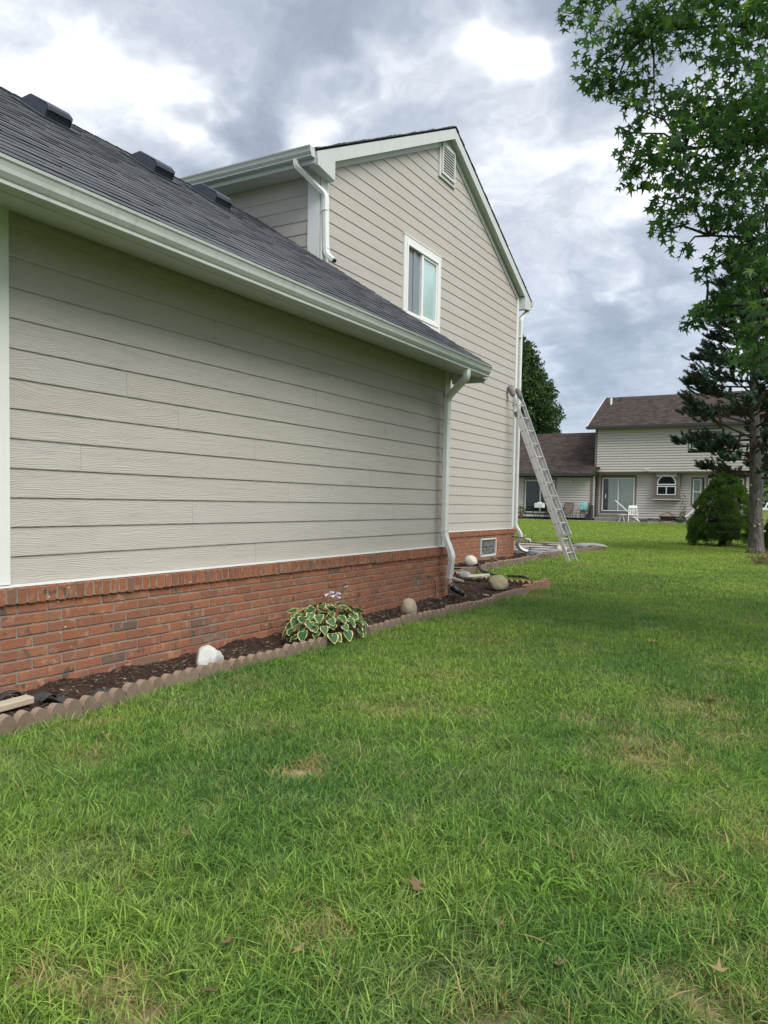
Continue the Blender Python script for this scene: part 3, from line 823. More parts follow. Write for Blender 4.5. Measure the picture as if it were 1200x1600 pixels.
# -- roof vents: slant-back hoods
def roof_vent(yc):
    e = Vector((EX, 0, EZ))
    def P(s, y, h): q = e+sdir*s+nrm*h; return (q.x, y, q.z)
    s0, s1 = 3.26, 3.66
    mb_ = MB(); w_ = .135; hh = .118
    mb_.hexa([P(s0-.09, yc-w_-.08, .012), P(s0-.09, yc+w_+.08, .012), P(s1+.08, yc+w_+.08, .012), P(s1+.08, yc-w_-.08, .012), P(s0-.09, yc-w_-.08, .02), P(s0-.09, yc+w_+.08, .02), P(s1+.08, yc+w_+.08, .02), P(s1+.08, yc-w_-.08, .02)])
    v_ = mb_.build('roof_vent', 'vent_black', groof)
    # hood: side plates, curved top, front lip
    prof = [(s1+.03, .02), (s1-.10, hh), (s0+.03, hh+.01), (s0-.015, hh-.005), (s0-.03, hh-.035)]
    m_ = MB(); vs_ = []
    for (s_, h_) in prof:
        for (yy, dh) in ((-w_, -.0), (-w_+.015, .008), (w_-.03, .008), (w_-.008, 0), (w_, -.018)):
            vs_.append(P(s_, yc+yy, max(.02, h_+dh)))
    n_ = 5; fs = [(i_*n_+k, i_*n_+k+1, (i_+1)*n_+k+1, (i_+1)*n_+k) for i_ in range(4) for k in range(4)]
    m_.add(vs_, fs)
    for yy in (-w_, w_):
        m_.prism_pts = None
        pts = [P(s1+.03, yc+yy, .015), P(s1-.10, yc+yy, hh), P(s0+.03, yc+yy, hh+.0), P(s0-.015, yc+yy, hh-.01), P(s0-.02, yc+yy, .015)]
        m_.add(pts, [(0, 1, 2, 3, 4)])
    m_.build('hood', 'vent_black', v_, fixn=False)
    m_ = MB()
    for k in range(10):
        yy = yc-w_+.02+k*(2*w_-.04)/9
        m_.hexa([P(s0-.012, yy-.010, .015), P(s0-.012, yy+.010, .015), P(s0+.0, yy+.010, .015), P(s0+.0, yy-.010, .015), P(s0-.012, yy-.010, hh-.02), P(s0-.012, yy+.010, hh-.02), P(s0+.0, yy+.010, hh-.02), P(s0+.0, yy-.010, hh-.02)])
    m_.build('louver', 'vent_black', v_)
for yc in (4.84, 6.16, 7.10): roof_vent(yc)

# -- eave: fascia, soffit, gutter of the garage
mb = MB(); mb.box(-3.668, -3.646, Y0R, Y1R-.03, 2.778, 2.925); mb.build('fascia', 'weathered_trim', groof)
mb = MB(); mb.hexa([(-4.10, Y0R, 2.878), (-3.669, Y0R, 2.782), (-3.669, GY1+.06, 2.782), (-4.10, GY1+.06, 2.878), (-4.10, Y0R, 2.90), (-3.669, Y0R, 2.802), (-3.669, GY1+.06, 2.802), (-4.10, GY1+.06, 2.90)])
mb.box(-4.10, -3.669, GY1+.062, GY1+.10, 2.745, 2.93); mb.box(-4.30, -4.10, GY1+.062, GY1+.10, 2.80, 3.16)
mb.build('soffit', 'soffit_paint', groof)
mb = MB(); mb.prism([(EX+.005, EZ-.05), (-6.0, EZ-.05+RS*(EX+6.0)), (-6.0, EZ-.17+RS*(EX+6.0)), (EX-.02, EZ-.17)], 'y', Y1R-.028, Y1R-.008)
mb.build('rake_board', 'white_trim', groof)
def gutter_profile(s=1.):
    o = [(0, 0), (0, -.122), (.072, -.122), (.080, -.116), (.080, -.098), (.088, -.090), (.104, -.066), (.108, -.044), (.116, -.020), (.124, -.012), (.127, .004), (.118, .006)]
    i_ = [(.118, -.004), (.108, -.02), (.098, -.062), (.078, -.088), (.068, -.112), (.005, -.112), (.005, 0)]
    return [(x*s, z*s) for x, z in o+i_]
mb = MB(); mb.prism([(-3.646+x, 2.903+z) for x, z in gutter_profile()], 'y', Y0R-.05, 8.73)
# end cap
mb.prism([(-3.646+x, 2.903+z) for x, z in gutter_profile()[:12]], 'y', 8.7305, 8.734)
gut = mb.build('gutter', 'weathered_trim', groof)
def smoothpath(P, n=5, r=.05):
    P = [Vector(p) for p in P]; out = [P[0]]
    for i_ in range(1, len(P)-1):
        a_ = P[i_-1]-P[i_]; b_ = P[i_+1]-P[i_]
        ra = min(r, a_.length*.45, b_.length*.45)
        s_ = P[i_]+a_.normalized()*ra; e_ = P[i_]+b_.normalized()*ra
        for k in range(n+1):
            t = k/n; out.append(s_*(1-t)**2+P[i_]*2*t*(1-t)+e_*t*t)
    out.append(P[-1]); return out
def downspout(pts, parent, w_=.046, d_=.034, upv=(0, 1, 0), r=.07, bands=()):
    mb_ = MB(); mb_.sweep(smoothpath(pts, 5, r), rprof(d_, w_), upv)
    o = mb_.build('downspout', 'white_metal', parent, False)
    for p in bands:
        m_ = MB(); x, y_, z_ = p; m_.sweep([(x, y_, z_-.012), (x, y_, z_+.012)], rprof(d_+.004, w_+.004), upv); m_.build('strap', 'white_metal', o)
    return o
dsp = downspout([(-3.60, 8.16, 2.79), (-3.60, 8.16, 2.70), (-3.99, 8.49, 2.53), (-3.99, 8.49, .86), (-3.915, 8.52, .66), (-3.90, 8.52, .60), (-3.955, 8.57, .36)], house, bands=[(-3.99, 8.49, 2.28), (-3.99, 8.49, .93)])
mb = MB(); mb.sweep([(-3.952, 8.567, .375), (-3.957, 8.57, .345)], rprof(.034, .045), (0, 1, 0)); mb.build('strap', 'white_metal', dsp)
mb = MB(); mb.sweep(smoothpath([(-3.957, 8.57, .345), (-3.962, 8.575, .285), (-3.93, 8.59, .245)], 4, .04), rprof(.032, .043), (0, 1, 0)); mb.build('elbow', 'rust_stain', dsp)
# corrugated drain sleeve
path = smoothpath([(-3.945, 8.585, .265), (-3.87, 8.60, .195), (-3.70, 8.62, .125)], 14, .09)
pp = []; rr = []
for a_, b_ in zip(path[:-1], path[1:]):
    for t in (0, .5): pp.append(a_.lerp(b_, t)); rr.append(.047 if t == 0 else .039)
n_ = len(pp); rr = [r_*(1.08-.35*(i_/n_)) for i_, r_ in enumerate(rr)]
mb = MB(); mb.tube(pp, rr, 14); o = mb.build('drain_sleeve', 'black_plastic', None, True)
o['label'] = 'black corrugated plastic drain sleeve on the foot of the garage downspout'; o['category'] = 'drain pipe'
# wire on brick
mb = MB(); mb.tube(smoothpath([(FX+.006, 8.18, .385), (FX+.02, 8.25, .375), (FX+.03, 8.36, .30), (FX+.02, 8.38, .10)], 6, .06), .0045, 6); mb.build('cable', 'black_plastic', house)

# -- two-storey roof
PX0, PX1 = -16.0, -5.93
EYL, EYR, EZT = 8.46, 16.97, 5.865
PK = 12.70; PZ = EZT+SL*(PK-EYL)
mb = MB()
mb.prism([(EYL, EZT), (PK, PZ), (EYR, EZT), (EYR, EZT-.035), (PK, PZ-.035), (EYL, EZT-.035)], 'x', PX0, PX1-.028)
mroof = mb.build('main_roof', 'dark_void', house)
mb = MB()
Lm = sqrt((PK-EYL)**2+(PZ-EZT)**2); am = math.atan(SL)
for side in (0, 1):
    for c in range(33):
        x = PX1+.02-rnd.uniform(0, .01)
        while x > PX0:
            wd = rnd.choice([.14, .2, .3]); x1 = x-wd+.003
            for_ = []
            t0 = c*Lm/33-(.015 if c == 0 else 0); t1 = min((c+1)*Lm/33+.03, Lm); th = rnd.choice([.008, .014, .018])
            q = []
            for (t, h0, h1) in ((t0, -.004, th), (t1, -.004, .003)):
                for h_ in (h0, h1):
                    for xx in (x, x1):
                        yy = EYL+cos(am)*t-sin(am)*h_; zz = EZT+sin(am)*t+cos(am)*h_
                        q.append((xx, yy if side == 0 else 2*PK-yy, zz))
            mb.add(q, SF); x -= wd
            if x < -9: break
mb.build('shingles', 'shingle_charcoal', mroof, kind='stuff')
# rake boards with boxed returns
for s_ in (-1, 1):
    e = EYL if s_ < 0 else EYR
    mb = MB(); mb.prism([(e, EZT-.036), (PK, PZ-.036), (PK, PZ-.215), (e-s_*.43, EZT+SL*.43-.215), (e-s_*.43, 5.60), (e-s_*.02, EZT-.20)], 'x', PX1-.025, PX1)
    mb.build('rake_board', 'weathered_trim', mroof)
    mb = MB(); mb.prism([(e-s_*.02, EZT-.20), (e-s_*.43, 5.60), (e-s_*.43, 5.625), (e-s_*.02, EZT-.18)], 'x', TX+.0, PX1-.026)   # return bottom
    mb.box(TX, PX1-.026, min(e-s_*.43, e-s_*.445), max(e-s_*.43, e-s_*.445), 5.60, 5.86)
    mb.prism([(e-s_*.44, EZT+SL*.44-.20), (PK, PZ-.20), (PK, PZ-.18), (e-s_*.44, EZT+SL*.44-.18)], 'x', TX-.04, PX1-.026)       # rake soffit
    mb.build('soffit', 'soffit_paint', mroof)
    mb = MB(); z_ = 5.80
    mb.prism([(8.94 if s_ < 0 else 16.40, 5.80), (12.67, 5.80+SL*3.73), (12.67, 5.80+SL*3.73+.15), (8.80 if s_ < 0 else 16.50, 5.86)], 'x', TX-.03, TX+.014)
    mb.build('frieze_board', 'weathered_trim', tw)
# near eave soffit / fascia / gutter (runs along X at Y=8.46), far eave too
mb = MB(); mb.box(PX0, TX+.0, 8.47, TY0+.0, 5.690, 5.71); mb.build('soffit', 'soffit_paint', mroof)
mb = MB(); mb.box(PX0, PX1-.03, 8.455, 8.472, 5.68, 5.84); mb.build('fascia', 'weathered_trim', mroof)
mb = MB(); mb.prism([(8.455-x, 5.865+z) for x, z in gutter_profile()], 'x', PX0, PX1-.035); mb.prism([(8.455-x, 5.865+z) for x, z in gutter_profile()[:12]], 'x', PX1-.0345, PX1-.03)
mb.build('gutter', 'weathered_trim', mroof)
mb = MB(); mb.box(PX0, PX1-.03, 16.93, 16.947, 5.68, 5.84); mb.box(PX0, TX, TY1, 16.93, 5.69, 5.71); mb.build('fascia', 'weathered_trim', mroof)
mb = MB(); mb.prism([(16.947+x, 5.865+z) for x, z in gutter_profile()], 'x', PX0, PX1+.02); mb.prism([(16.947+x, 5.865+z) for x, z in gutter_profile()[:12]], 'x', PX1+.0205, PX1+.024)
mb.build('gutter', 'weathered_trim', mroof)
d2_ = downspout([(-6.23, 8.42, 5.76), (-6.23, 8.42, 5.68), (-6.02, 8.80, 5.40), (-6.02, 8.83, 4.62), (-5.90, 8.845, 4.52)], house, bands=[(-6.02, 8.80, 5.2), (-6.02, 8.83, 4.70)])
mb = MB(); mb.sweep([(-5.902, 8.845, 4.522), (-5.885, 8.847, 4.51)], rprof(.022, .033), (0, 1, 0)); mb.build('spout_mouth', 'dark_void', d2_)
downspout([(-6.03, 17.0, 5.76), (-6.03, 17.0, 5.66), (-6.05, 16.62, 5.42), (-6.05, 16.60, .78), (-5.93, 16.62, .60), (-5.92, 16.62, .52), (-6.02, 16.66, .38), (-5.98, 16.75, .25), (-5.80, 16.95, .17)], house, upv=(1, 0, 0), bands=[(-6.05, 16.6, 5.0), (-6.05, 16.6, 1.95)])
# -- window in the gable
wa, wb, wz0, wz1 = 11.11, 12.49, 4.27, 5.60
mb = MB()
for bx in ((wa, wb, wz1-.095, wz1), (wa, wb, wz0, wz0+.08), (wa, wa+.09, wz0+.0805, wz1-.0955), (wb-.09, wb, wz0+.0805, wz1-.0955)): mb.box(TX-.02, TX+.022, *bx)
mb.box(TX-.02, TX+.03, wa-.005, wb+.005, wz1+.001, wz1+.018)
wn = mb.build('window', 'white_trim', house)
a_, b_, c_, d_ = wa+.09, wb-.09, wz0+.08, wz1-.095
mb = MB()
for bx in ((a_, b_, d_-.045, d_), (a_, b_, c_, c_+.05), (a_, a_+.045, c_+.051, d_-.046), (b_-.045, b_, c_+.051, d_-.046)): mb.box(TX-.04, TX+.034, *bx)
ym = (a_+b_)/2-.02
mb.box(TX-.03, TX+.015, ym-.02, ym+.02, c_+.051, d_-.046)
mb.build('frame', 'vinyl_white', wn)
mb = MB(); y0, y1 = ym+.021, b_-.046
for bx in ((y0, y1, d_-.085, d_-.047), (y0, y1, c_+.052, c_+.09), (y0, y0+.03, c_+.091, d_-.086), (y1-.03, y1, c_+.091, d_-.086)): mb.box(TX-.02, TX+.010, *bx)
mb.build('sash', 'vinyl_white', wn)
mb = MB(); mb.box(TX-.012, TX-.006, y0+.03, y1-.03, c_+.09, d_-.086); mb.build('pane', 'bedroom_glass', wn)
mb = MB(); mb.box(TX-.024, TX-.019, y0, y1, c_+.05, d_-.05); mb.build('curtain', 'sky_reflection_teal', wn)  # teal sheet behind the pane, standing in for reflected sky
mb = MB(); mb.box(TX-.035, TX-.030, a_+.05, a_+.30, c_+.05, d_-.05); mb.build('screen', 'screen_mesh', wn)
mb = MB(); mb.box(TX-.030, TX-.012, a_+.30, a_+.40, c_+.052, d_-.05); mb.box(TX-.034, TX-.030, a_+.40, ym-.021, c_+.05, d_-.05); mb.build('sash', 'sash_grey', wn)
# -- attic vent
va, vb, vz0, vz1 = 12.345, 13.0, 6.975, 7.63
mb = MB()
for bx in ((va, vb, vz1-.06, vz1), (va, vb, vz0, vz0+.06), (va, va+.06, vz0+.061, vz1-.061), (vb-.06, vb, vz0+.061, vz1-.061)): mb.box(TX-.02, TX+.022, *bx)
for bx in ((va+.06, vb-.06, vz1-.11, vz1-.061), (va+.06, vb-.06, vz0+.061, vz0+.11), (va+.06, va+.10, vz0+.111, vz1-.111), (vb-.10, vb-.06, vz0+.111, vz1-.111)): mb.box(TX-.02, TX+.05, *bx)
vn = mb.build('attic_vent', 'soffit_paint', house)
nl = 10
mb = MB(); mb.box(TX+.018, TX+.023, va+.08, vb-.08, vz0+.08, vz1-.08); mb.build('slot_shade', 'dark_void', vn)  # dark sheet standing in for the deep shade between the louvers
for k in range(nl):
    hh = (vz1-vz0-.20)/nl; z0 = vz0+.10+hh*k
    mb = MB(); mb.hexa([(TX+.030, va+.098, z0), (TX+.040, va+.098, z0), (TX+.040, vb-.098, z0), (TX+.030, vb-.098, z0), (TX+.027, va+.098, z0+hh*.36), (TX+.037, va+.098, z0+hh*.36), (TX+.037, vb-.098, z0+hh*.36), (TX+.027, vb-.098, z0+hh*.36)])
    mb.build('louver', 'soffit_paint', vn)
# hose bib
mb = MB(); mb.tube([(-6.03, 16.36, .545), (-5.80, 16.34, .525), (-5.68, 16.33, .515)], .014, 8)
hb = mb.build('tap', 'rubber_grey', house, True)
mb = MB(); mb.tube([(-5.74, 16.335, .50), (-5.60, 16.32, .49), (-5.58, 16.32, .43)], [.026, .022, .018], 8); mb.tube([(-5.72, 16.335, .52), (-5.72, 16.335, .57)], .009, 6); mb.tube([(-5.72, 16.335, .57), (-5.72, 16.335, .58)], .03, 8)
mb.build('spout', 'white_metal', hb, True)

# ------------------------------------------------------------------ garden edging
def lerp_path(P, step):
    out = []; P = [Vector((x, y, 0)) for x, y in P]
    seg = [(P[i_], P[i_+1]) for i_ in range(len(P)-1)]
    L_ = [ (b-a).length for a, b in seg]; tot = sum(L_); s = 0
    while s < tot-1e-6:
        q = s
        for (a, b), l in zip(seg, L_):
            if q <= l: out.append((a.lerp(b, q/l), (b-a).normalized())); break
            q -= l
        s += step
    return out
def edging_mesh(L, Hh, T, scal, mname):
    m_ = MB(); pts = [(0, -.06)]
    if scal:
        n_ = scal
        for k in range(n_):
            for j in range(7):
                t = (j+.12)/6.24; x = (k+t)*L/n_
                pts.append((x, Hh-.055+.055*sin(pi*t)**.62 if True else 0))
    else: pts += [(0, Hh-.012), (.008, Hh), (L-.008, Hh), (L, Hh-.012)]
    pts.append((L, -.06))
    m_.prism(pts, 'y', -T/2, T/2)
    return m_
def edging(name, label, P, step, Hh, T, scal, mname, z_of, Hvar=.012, alt=None):
    root = thing(name, label, 'garden edging', (P[0][0], P[0][1], zg(*P[0])))
    mm_ = []
    for k in range(3):
        m_ = edging_mesh(step-.004, Hh, T, scal, mname)
        me_ = m_.mesh('edging_block', mname)
        import bmesh
        bm = bmesh.new(); bm.from_mesh(me_); bmesh.ops.recalc_face_normals(bm, faces=bm.faces); bm.to_mesh(me_); bm.free()
        mm_.append(me_)
    for k, (p, t) in enumerate(lerp_path(P, step)):
        o = link('edging_block', mm_[k % 3], root)
        q = Vector((p.x, p.y, z_of(p.x, p.y)+rnd.uniform(-Hvar, Hvar)))
        o.location = q-root.location
        o.rotation_euler = (rnd.uniform(-.10, .08), rnd.uniform(-.03, .03), atan2(t.y, t.x)+rnd.uniform(-.02, .02))
    return root
edging('garden_edging', 'long brown scalloped concrete edging between the garage bed and the lawn', EDGE1[:10], .3015, .105, .05, 3, 'edging_concrete', lambda x, y: zg(x, y)-.0)
edging('garden_edging', 'short straight reddish edging blocks at the pointed end of the garage bed', [(-3.375, 9.66), (-3.385, 10.52)], .215, .125, .055, 0, 'edging_red', lambda x, y: zg(x, y)-.0)
edging('garden_edging', 'short red scalloped edging closing the back of the garage bed behind the tan boulder', EDGE1B, .20, .10, .05, 2, 'edging_red', lambda x, y: zg(x, y)-.005)
edging('garden_edging', 'brown brick edging along the bed under the tall gable wall', EDGE2, .215, .115, .06, 0, 'edging_concrete', lambda x, y: zg(x, y)-.005)
edging('garden_edging', 'low dark scalloped edging behind the grey flagstones beyond the house corner', EDGE3, .30, .07, .05, 3, 'edging_concrete', lambda x, y: zg(x, y))
# flagstones
fl = thing('flagstone_path', 'grey flagstones laid behind the far house corner beside the ladder', 'path', (-6.4, 19.5, zg(-6, 19)))
rr_ = random.Random(3)
for (cx, cy, rx_, ry_) in [(-6.5, 17.6, .45, .35), (-5.75, 17.5, .3, .28), (-6.9, 18.5, .6, .42), (-5.95, 18.4, .36, .38), (-7.6, 19.4, .55, .45), (-6.45, 19.35, .5, .42), (-5.65, 19.3, .28, .35), (-7.1, 20.3, .55, .4), (-6.1, 20.3, .4, .42), (-7.9, 20.7, .4, .6), (-6.6, 21.1, .5, .3), (-5.55, 20.3, .3, .4)]:
    pts = [(rx_*(cos(a_)*abs(cos(a_))**-.35 if abs(cos(a_)) > .05 else 0)*rr_.uniform(.8, 1.0), ry_*(sin(a_)*abs(sin(a_))**-.35 if abs(sin(a_)) > .05 else 0)*rr_.uniform(.8, 1.0)) for a_ in [2*pi*(k+.3)/9 for k in range(9)]]
    m_ = MB(); m_.prism(pts, 'z', -.03, .035+rr_.uniform(0, .02)); o = m_.build('flagstone', 'flagstone_grey', fl)
    o.location = (cx+6.4, cy-19.5, zg(cx, cy)-zg(-6, 19)+.035)

# ------------------------------------------------------------------ stones
def stone(label, loc, dims, mname, seed, ang_=0., flat=.0, facets=0., name='stone', cat='stone', sub=3):
    import bmesh
    bm = bmesh.new(); bmesh.ops.create_icosphere(bm, subdivisions=sub+1, radius=1)
    rs = random.Random(seed); off = Vector((rs.uniform(0, 50), rs.uniform(0, 50), rs.uniform(0, 50)))
    from mathutils import noise as mn
    planes = [Vector((rs.uniform(-1, 1), rs.uniform(-1, 1), rs.uniform(-.3, 1))).normalized() for _ in range(9)]
    for v_ in bm.verts:
        p = v_.co.copy()
        for pl in planes:
            dd = p.dot(pl)
            if dd > .80: p -= pl*(dd-.80)*facets
        k = 1+.10*mn.noise(p*1.3+off)+.035*mn.noise(p*4+off)+.012*mn.noise(p*12+off)
        p *= k
        if p.z < -.55: p.z = -.55
        v_.co = Vector((p.x*dims[0]/2, p.y*dims[1]/2, (p.z+.55)*dims[2]/1.55))
    me_ = bpy.data.meshes.new(name); bm.to_mesh(me_); bm.free(); me_.materials.append(MATS[mname])
    me_.polygons.foreach_set('use_smooth', [True]*len(me_.polygons))
    o = link(name, me_, None, label=label, category=cat)
    o.location = loc; o.rotation_euler = (0, 0, ang_)
    return o
stone('white angular rock in the mulch of the garage bed near the brick wall', (-3.655, 3.99, .085), (.17, .30, .165), 'stone_white', 4, .25, facets=1.)
stone('rounded tan stone in the mulch just beyond the variegated hosta', (-3.72, 7.07, .095), (.17, .22, .17), 'stone_tan', 12, .2, facets=.2)
stone('large olive tan boulder near the pointed tip of the garage bed', (-3.80, 9.82, .10), (.27, .37, .20), 'stone_olive', 21, .1, facets=.3)
stone('pale egg shaped stone in the bed under the gable wall', (-5.62, 13.1, .11), (.25, .34, .20), 'stone_pale', 8, .4, facets=.1)
stone('wedge shaped grey rock leaning on the mulch behind the black drain sleeve', (-4.70, 10.75, .10), (.22, .38, .15), 'stone_grey', 33, .9, facets=.9)
stone('small cream stone lying behind the feet of the ladder', (-5.42, 18.1, .13), (.28, .36, .2), 'stone_pale', 15, .3, facets=.5)
stone('flat pale grey stone on the brown edging to the right of the ladder', (-5.30, 20.3, .17), (.9, .35, .12), 'stone_grey', 17, .15, facets=.6)
stone('dark blue grey rock under the far downspout outlet', (-5.72, 16.95, .10), (.42, .36, .14), 'stone_blue', 19, .6, facets=.9)
stone('second dark blue grey rock beside the far downspout outlet', (-5.45, 17.5, .11), (.40, .32, .14), 'stone_blue', 25, 1.2, facets=.9)
def slab(name, label, cat, c, L, W, T, rot, mname, seed=1):
    rs = random.Random(seed); m_ = MB()
    pts = [(L/2*cos(a_)*rs.uniform(.8, 1.1)*1.1, W/2*sin(a_)*rs.uniform(.8, 1.1)*1.1) for a_ in [2*pi*(k+.5)/8 for k in range(8)]]
    m_.prism(pts, 'z', 0, T); o = m_.build(name, mname, None, label=label, category=cat); o.location = c; o.rotation_euler = rot; return o
slab('stone_chip', 'flat white flake of stone lying beside the grey wedge rock', 'stone', (-4.42, 10.62, .17), .30, .20, .025, (.1, -.15, .3), 'stone_pale', 2)
slab('stone_chip', 'flat pinkish flake of stone behind the black drain sleeve', 'stone', (-4.68, 10.25, .15), .34, .16, .025, (-.1, .2, .1), 'stone_tan', 5)
slab('stone_chip', 'tiny white flake on bare mulch in front of the black drain sleeve', 'stone', (-3.66, 9.05, .10), .08, .05, .012, (0, .1, .3), 'stone_pale', 9)
# loose weed fabric and a strip of wood at the near end
def cloth(label, pts, seed, mname='fabric_black'):
    rs = random.Random(seed); m_ = MB(); n_ = 9
    (xa, ya), (xb, yb), W_ = pts
    d_ = Vector((xb-xa, yb-ya, 0)); s_ = Vector((-d_.y, d_.x, 0)).normalized()*W_
    for i_ in range(n_):
        for j in range(5):
            t = i_/(n_-1); u_ = j/4-.5
            p = Vector((xa, ya, 0))+d_*t+s_*u_*(1-.35*abs(t-.5))
            m_.v.append((p.x, p.y, soil_z(p.x, p.y)+.012+.022*sin(i_*1.3+j*.9+seed)*1+rs.uniform(0, .010)))
    for i_ in range(n_-1):
        for j in range(4):
            a_ = i_*5+j; m_.f.append((a_, a_+1, a_+6, a_+5)); m_.m.append(0)
    o = m_.build('weed_fabric', mname, None, True, label=label, category='weed fabric')
    md = o.modifiers.new('thick', 'SOLIDIFY'); md.thickness = .004
    return o
cloth('torn black weed fabric poking out of the mulch near the brick wall', ((-4.05, 2.66), (-3.70, 2.80), .11), 3)
cloth('grey flap of weed fabric showing behind the scalloped edging', ((-3.70, 2.70), (-3.56, 2.94), .05), 6)
cloth('flat strip of black weed fabric bare of mulch behind the scalloped edging', ((-3.66, 3.02), (-3.58, 3.42), .07), 9)
mb = MB(); mb.rbox(-.035, .035, -.34, .34, -.012, .028, .006)
o = mb.build('concrete_strip', 'plank_wood', None, label='weathered pale strip lying in the mulch behind the nearest edging scallops', category='strip')
o.location = (-3.70, 2.31, .135); o.rotation_euler = (.02, .05, .02)
# black hose in the grass
mb = MB()
mb.tube(smoothpath([(-5.95, 12.0, .20), (-5.55, 12.05, .14), (-5.28, 12.3, .15), (-5.14, 12.35, .22), (-4.98, 12.05, .13), (-4.65, 11.85, .095), (-4.45, 11.75, .085)], 6, .1), .022, 8)
mb.tube(smoothpath([(-4.40, 11.72, .10), (-4.1, 11.70, .115), (-3.95, 11.55, .09)], 6, .1), .022, 8)
o = mb.build('garden_hose', 'black_plastic', None, True, label='thin black hose running over the brown edging and into the grass beyond the garage bed', category='hose')

# ------------------------------------------------------------------ hosta
def hosta_leaf(L, W, seed):
    rs = random.Random(seed); m_ = MB(); n_ = 7
    # outline half widths of a cordate leaf
    prof = [(.0, .0), (-.06, .30), (.06, .46), (.26, .50), (.50, .42), (.74, .25), (.90, .11), (1.0, .0)]
    curl = rs.uniform(.02, .22); rip = rs.uniform(.03, .06)
    verts = []
    cols = [-1, -.83, 0, .83, 1]
    for i_, (t, hw) in enumerate(prof):
        for c in cols:
            tt = t if abs(c) > .1 else max(t, .03)
            if i_ == 0 and abs(c) > .1: tt = -.05
            x = tt*L*(.97 if abs(c) < .9 else 1); y = c*hw*W*(1 if abs(c) > .9 else .98)
            z = -curl*L*(tt**2)*1.2 + .07*W*abs(c)*(hw/.5)*(1-.4*tt) + rip*W*sin(i_*2.2+c*2)*(abs(c) > .9)
            verts.append((x, y, z))
    fs = []; mi = []
    for i_ in range(len(prof)-1):
        for k in range(4):
            a_ = i_*5+k; fs.append((a_, a_+1, a_+6, a_+5))
            mi.append(1 if (k in (0, 3) or i_ == len(prof)-2 or (i_ == 0)) else 0)
    m_.v = verts; m_.f = fs; m_.m = mi
    return m_.mesh('leaf', ['hosta_green', 'hosta_cream'], True)
hx, hy, hz = -3.62, 5.38, .09
hosta = thing('hosta_plant', 'leafy hosta with dark green leaves edged in cream spilling over the edging', 'plant', (hx, hy, hz))
hm = [hosta_leaf(.172+.008*k, .178+.006*k, k) for k in range(5)]
rs = random.Random(2); k = 0
N = 96
for k in range(N):
    t = (k+.5)/N
    az = k*2.399963
    el = math.acos(1-t*.98)                    # 0 top .. 90 deg at the rim
    rad = .98
    dirv = Vector((sin(el)*cos(az), sin(el)*sin(az), cos(el)))
    base_ = Vector((dirv.x*.24, dirv.y*.42, .10+dirv.z*.19))
    if t > .8: base_.z -= rs.uniform(0, .05)
    o = link('leaf', hm[rs.randrange(5)], hosta)
    o.location = base_+Vector((rs.uniform(-.02, .02), rs.uniform(-.03, .03), rs.uniform(-.02, .02)))
    down = .0+el*.40+rs.uniform(-.45, .45)
    s_ = rs.uniform(.75, 1.28)
    q = Matrix.Rotation(az+rs.uniform(-.5, .5), 4, 'Z') @ Matrix.Rotation(down, 4, 'Y') @ Matrix.Rotation(rs.uniform(-.5, .5), 4, 'X')
    o.rotation_euler = q.to_euler(); o.scale = (s_*.46, s_*.46, s_*.46)
mb = MB()
for k in range(22):
    az = k*2.4; e_ = Vector((.13*cos(az), .24*sin(az), .20))
    mb.tube([(0.02*cos(az), .02*sin(az), 0), tuple(e_*.6+Vector((0, 0, .05))), tuple(e_)], [.005, .004, .003], 5)
mb.tube([(.10, -.02, .0), (.22, .02, .10), (.23, .03, .14)], [.006, .006, .005], 6)
mb.build('stem', 'stalk_green', hosta, True, kind='stuff')
for (sx, sy, sh) in ((-.02, .05, .40), (-.05, .20, .375), (-.10, .42, .40)):
    mb = MB(); mb.tube([(sx*.4, sy*.5, .1), (sx, sy, sh*.7), (sx+.01, sy+.02, sh)], [.004, .003, .002], 5)
    st = mb.build('flower_stalk', 'stalk_green', hosta, True)
    nfl = 4 if sy < .4 else 2
    for q in range(nfl):
        m_ = MB(); a_ = q*2.1; b0 = Vector((sx+.008, sy+.015, sh-.012*q)); dv = Vector((cos(a_), sin(a_), -.4 if sy < .4 else .1)).normalized()
        sc_ = 1. if sy < .3 else .6
        m_.tube([b0, b0+dv*.018*sc_, b0+dv*.036*sc_, b0+dv*.045*sc_], [.002, .006*sc_, .010*sc_, .016*sc_], 6)
        m_.build('flower', 'flower_lilac', st, True)

# ------------------------------------------------------------------ ladder
lad = thing('extension_ladder', 'tall aluminium extension ladder leaning against the gable wall by the far corner', 'ladder', (-4.50, 15.95, .06))
A0, A1 = Vector((-4.50, 15.72, .05)), Vector((-4.47, 16.17, .05)); B0, B1 = Vector((-6.02, 15.93, 3.74)), Vector((-6.02, 16.36, 3.74))
lo_ = lad.location
ax3 = (B0-A0).normalized(); LL = (B0-A0).length
yv = (A1-A0).normalized(); nv = ax3.cross(yv).normalized()
if nv.x < 0: nv = -nv      # outward (towards the climber)
def lp(s, y, n): return tuple(A0-lo_+ax3*s+yv*y+nv*n)
WID = .455
def rail(y0, y1, n0, n1, s0, s1, flange):
    m_ = MB()
    def bx(ya, yb, na, nb): m_.hexa([lp(s0, ya, na), lp(s0, yb, na), lp(s0, yb, nb), lp(s0, ya, nb), lp(s1, ya, na), lp(s1, yb, na), lp(s1, yb, nb), lp(s1, ya, nb)])
    out = y0 if flange < 0 else y1
    if flange < 0: bx(y0, y0+.004, n0, n1); bx(y0+.0041, y1, n0, n0+.005); bx(y0+.0041, y1, n1-.005, n1)
    else: bx(y1-.004, y1, n0, n1); bx(y0, y1-.0041, n0, n0+.005); bx(y0, y1-.0041, n1-.005, n1)
    return m_
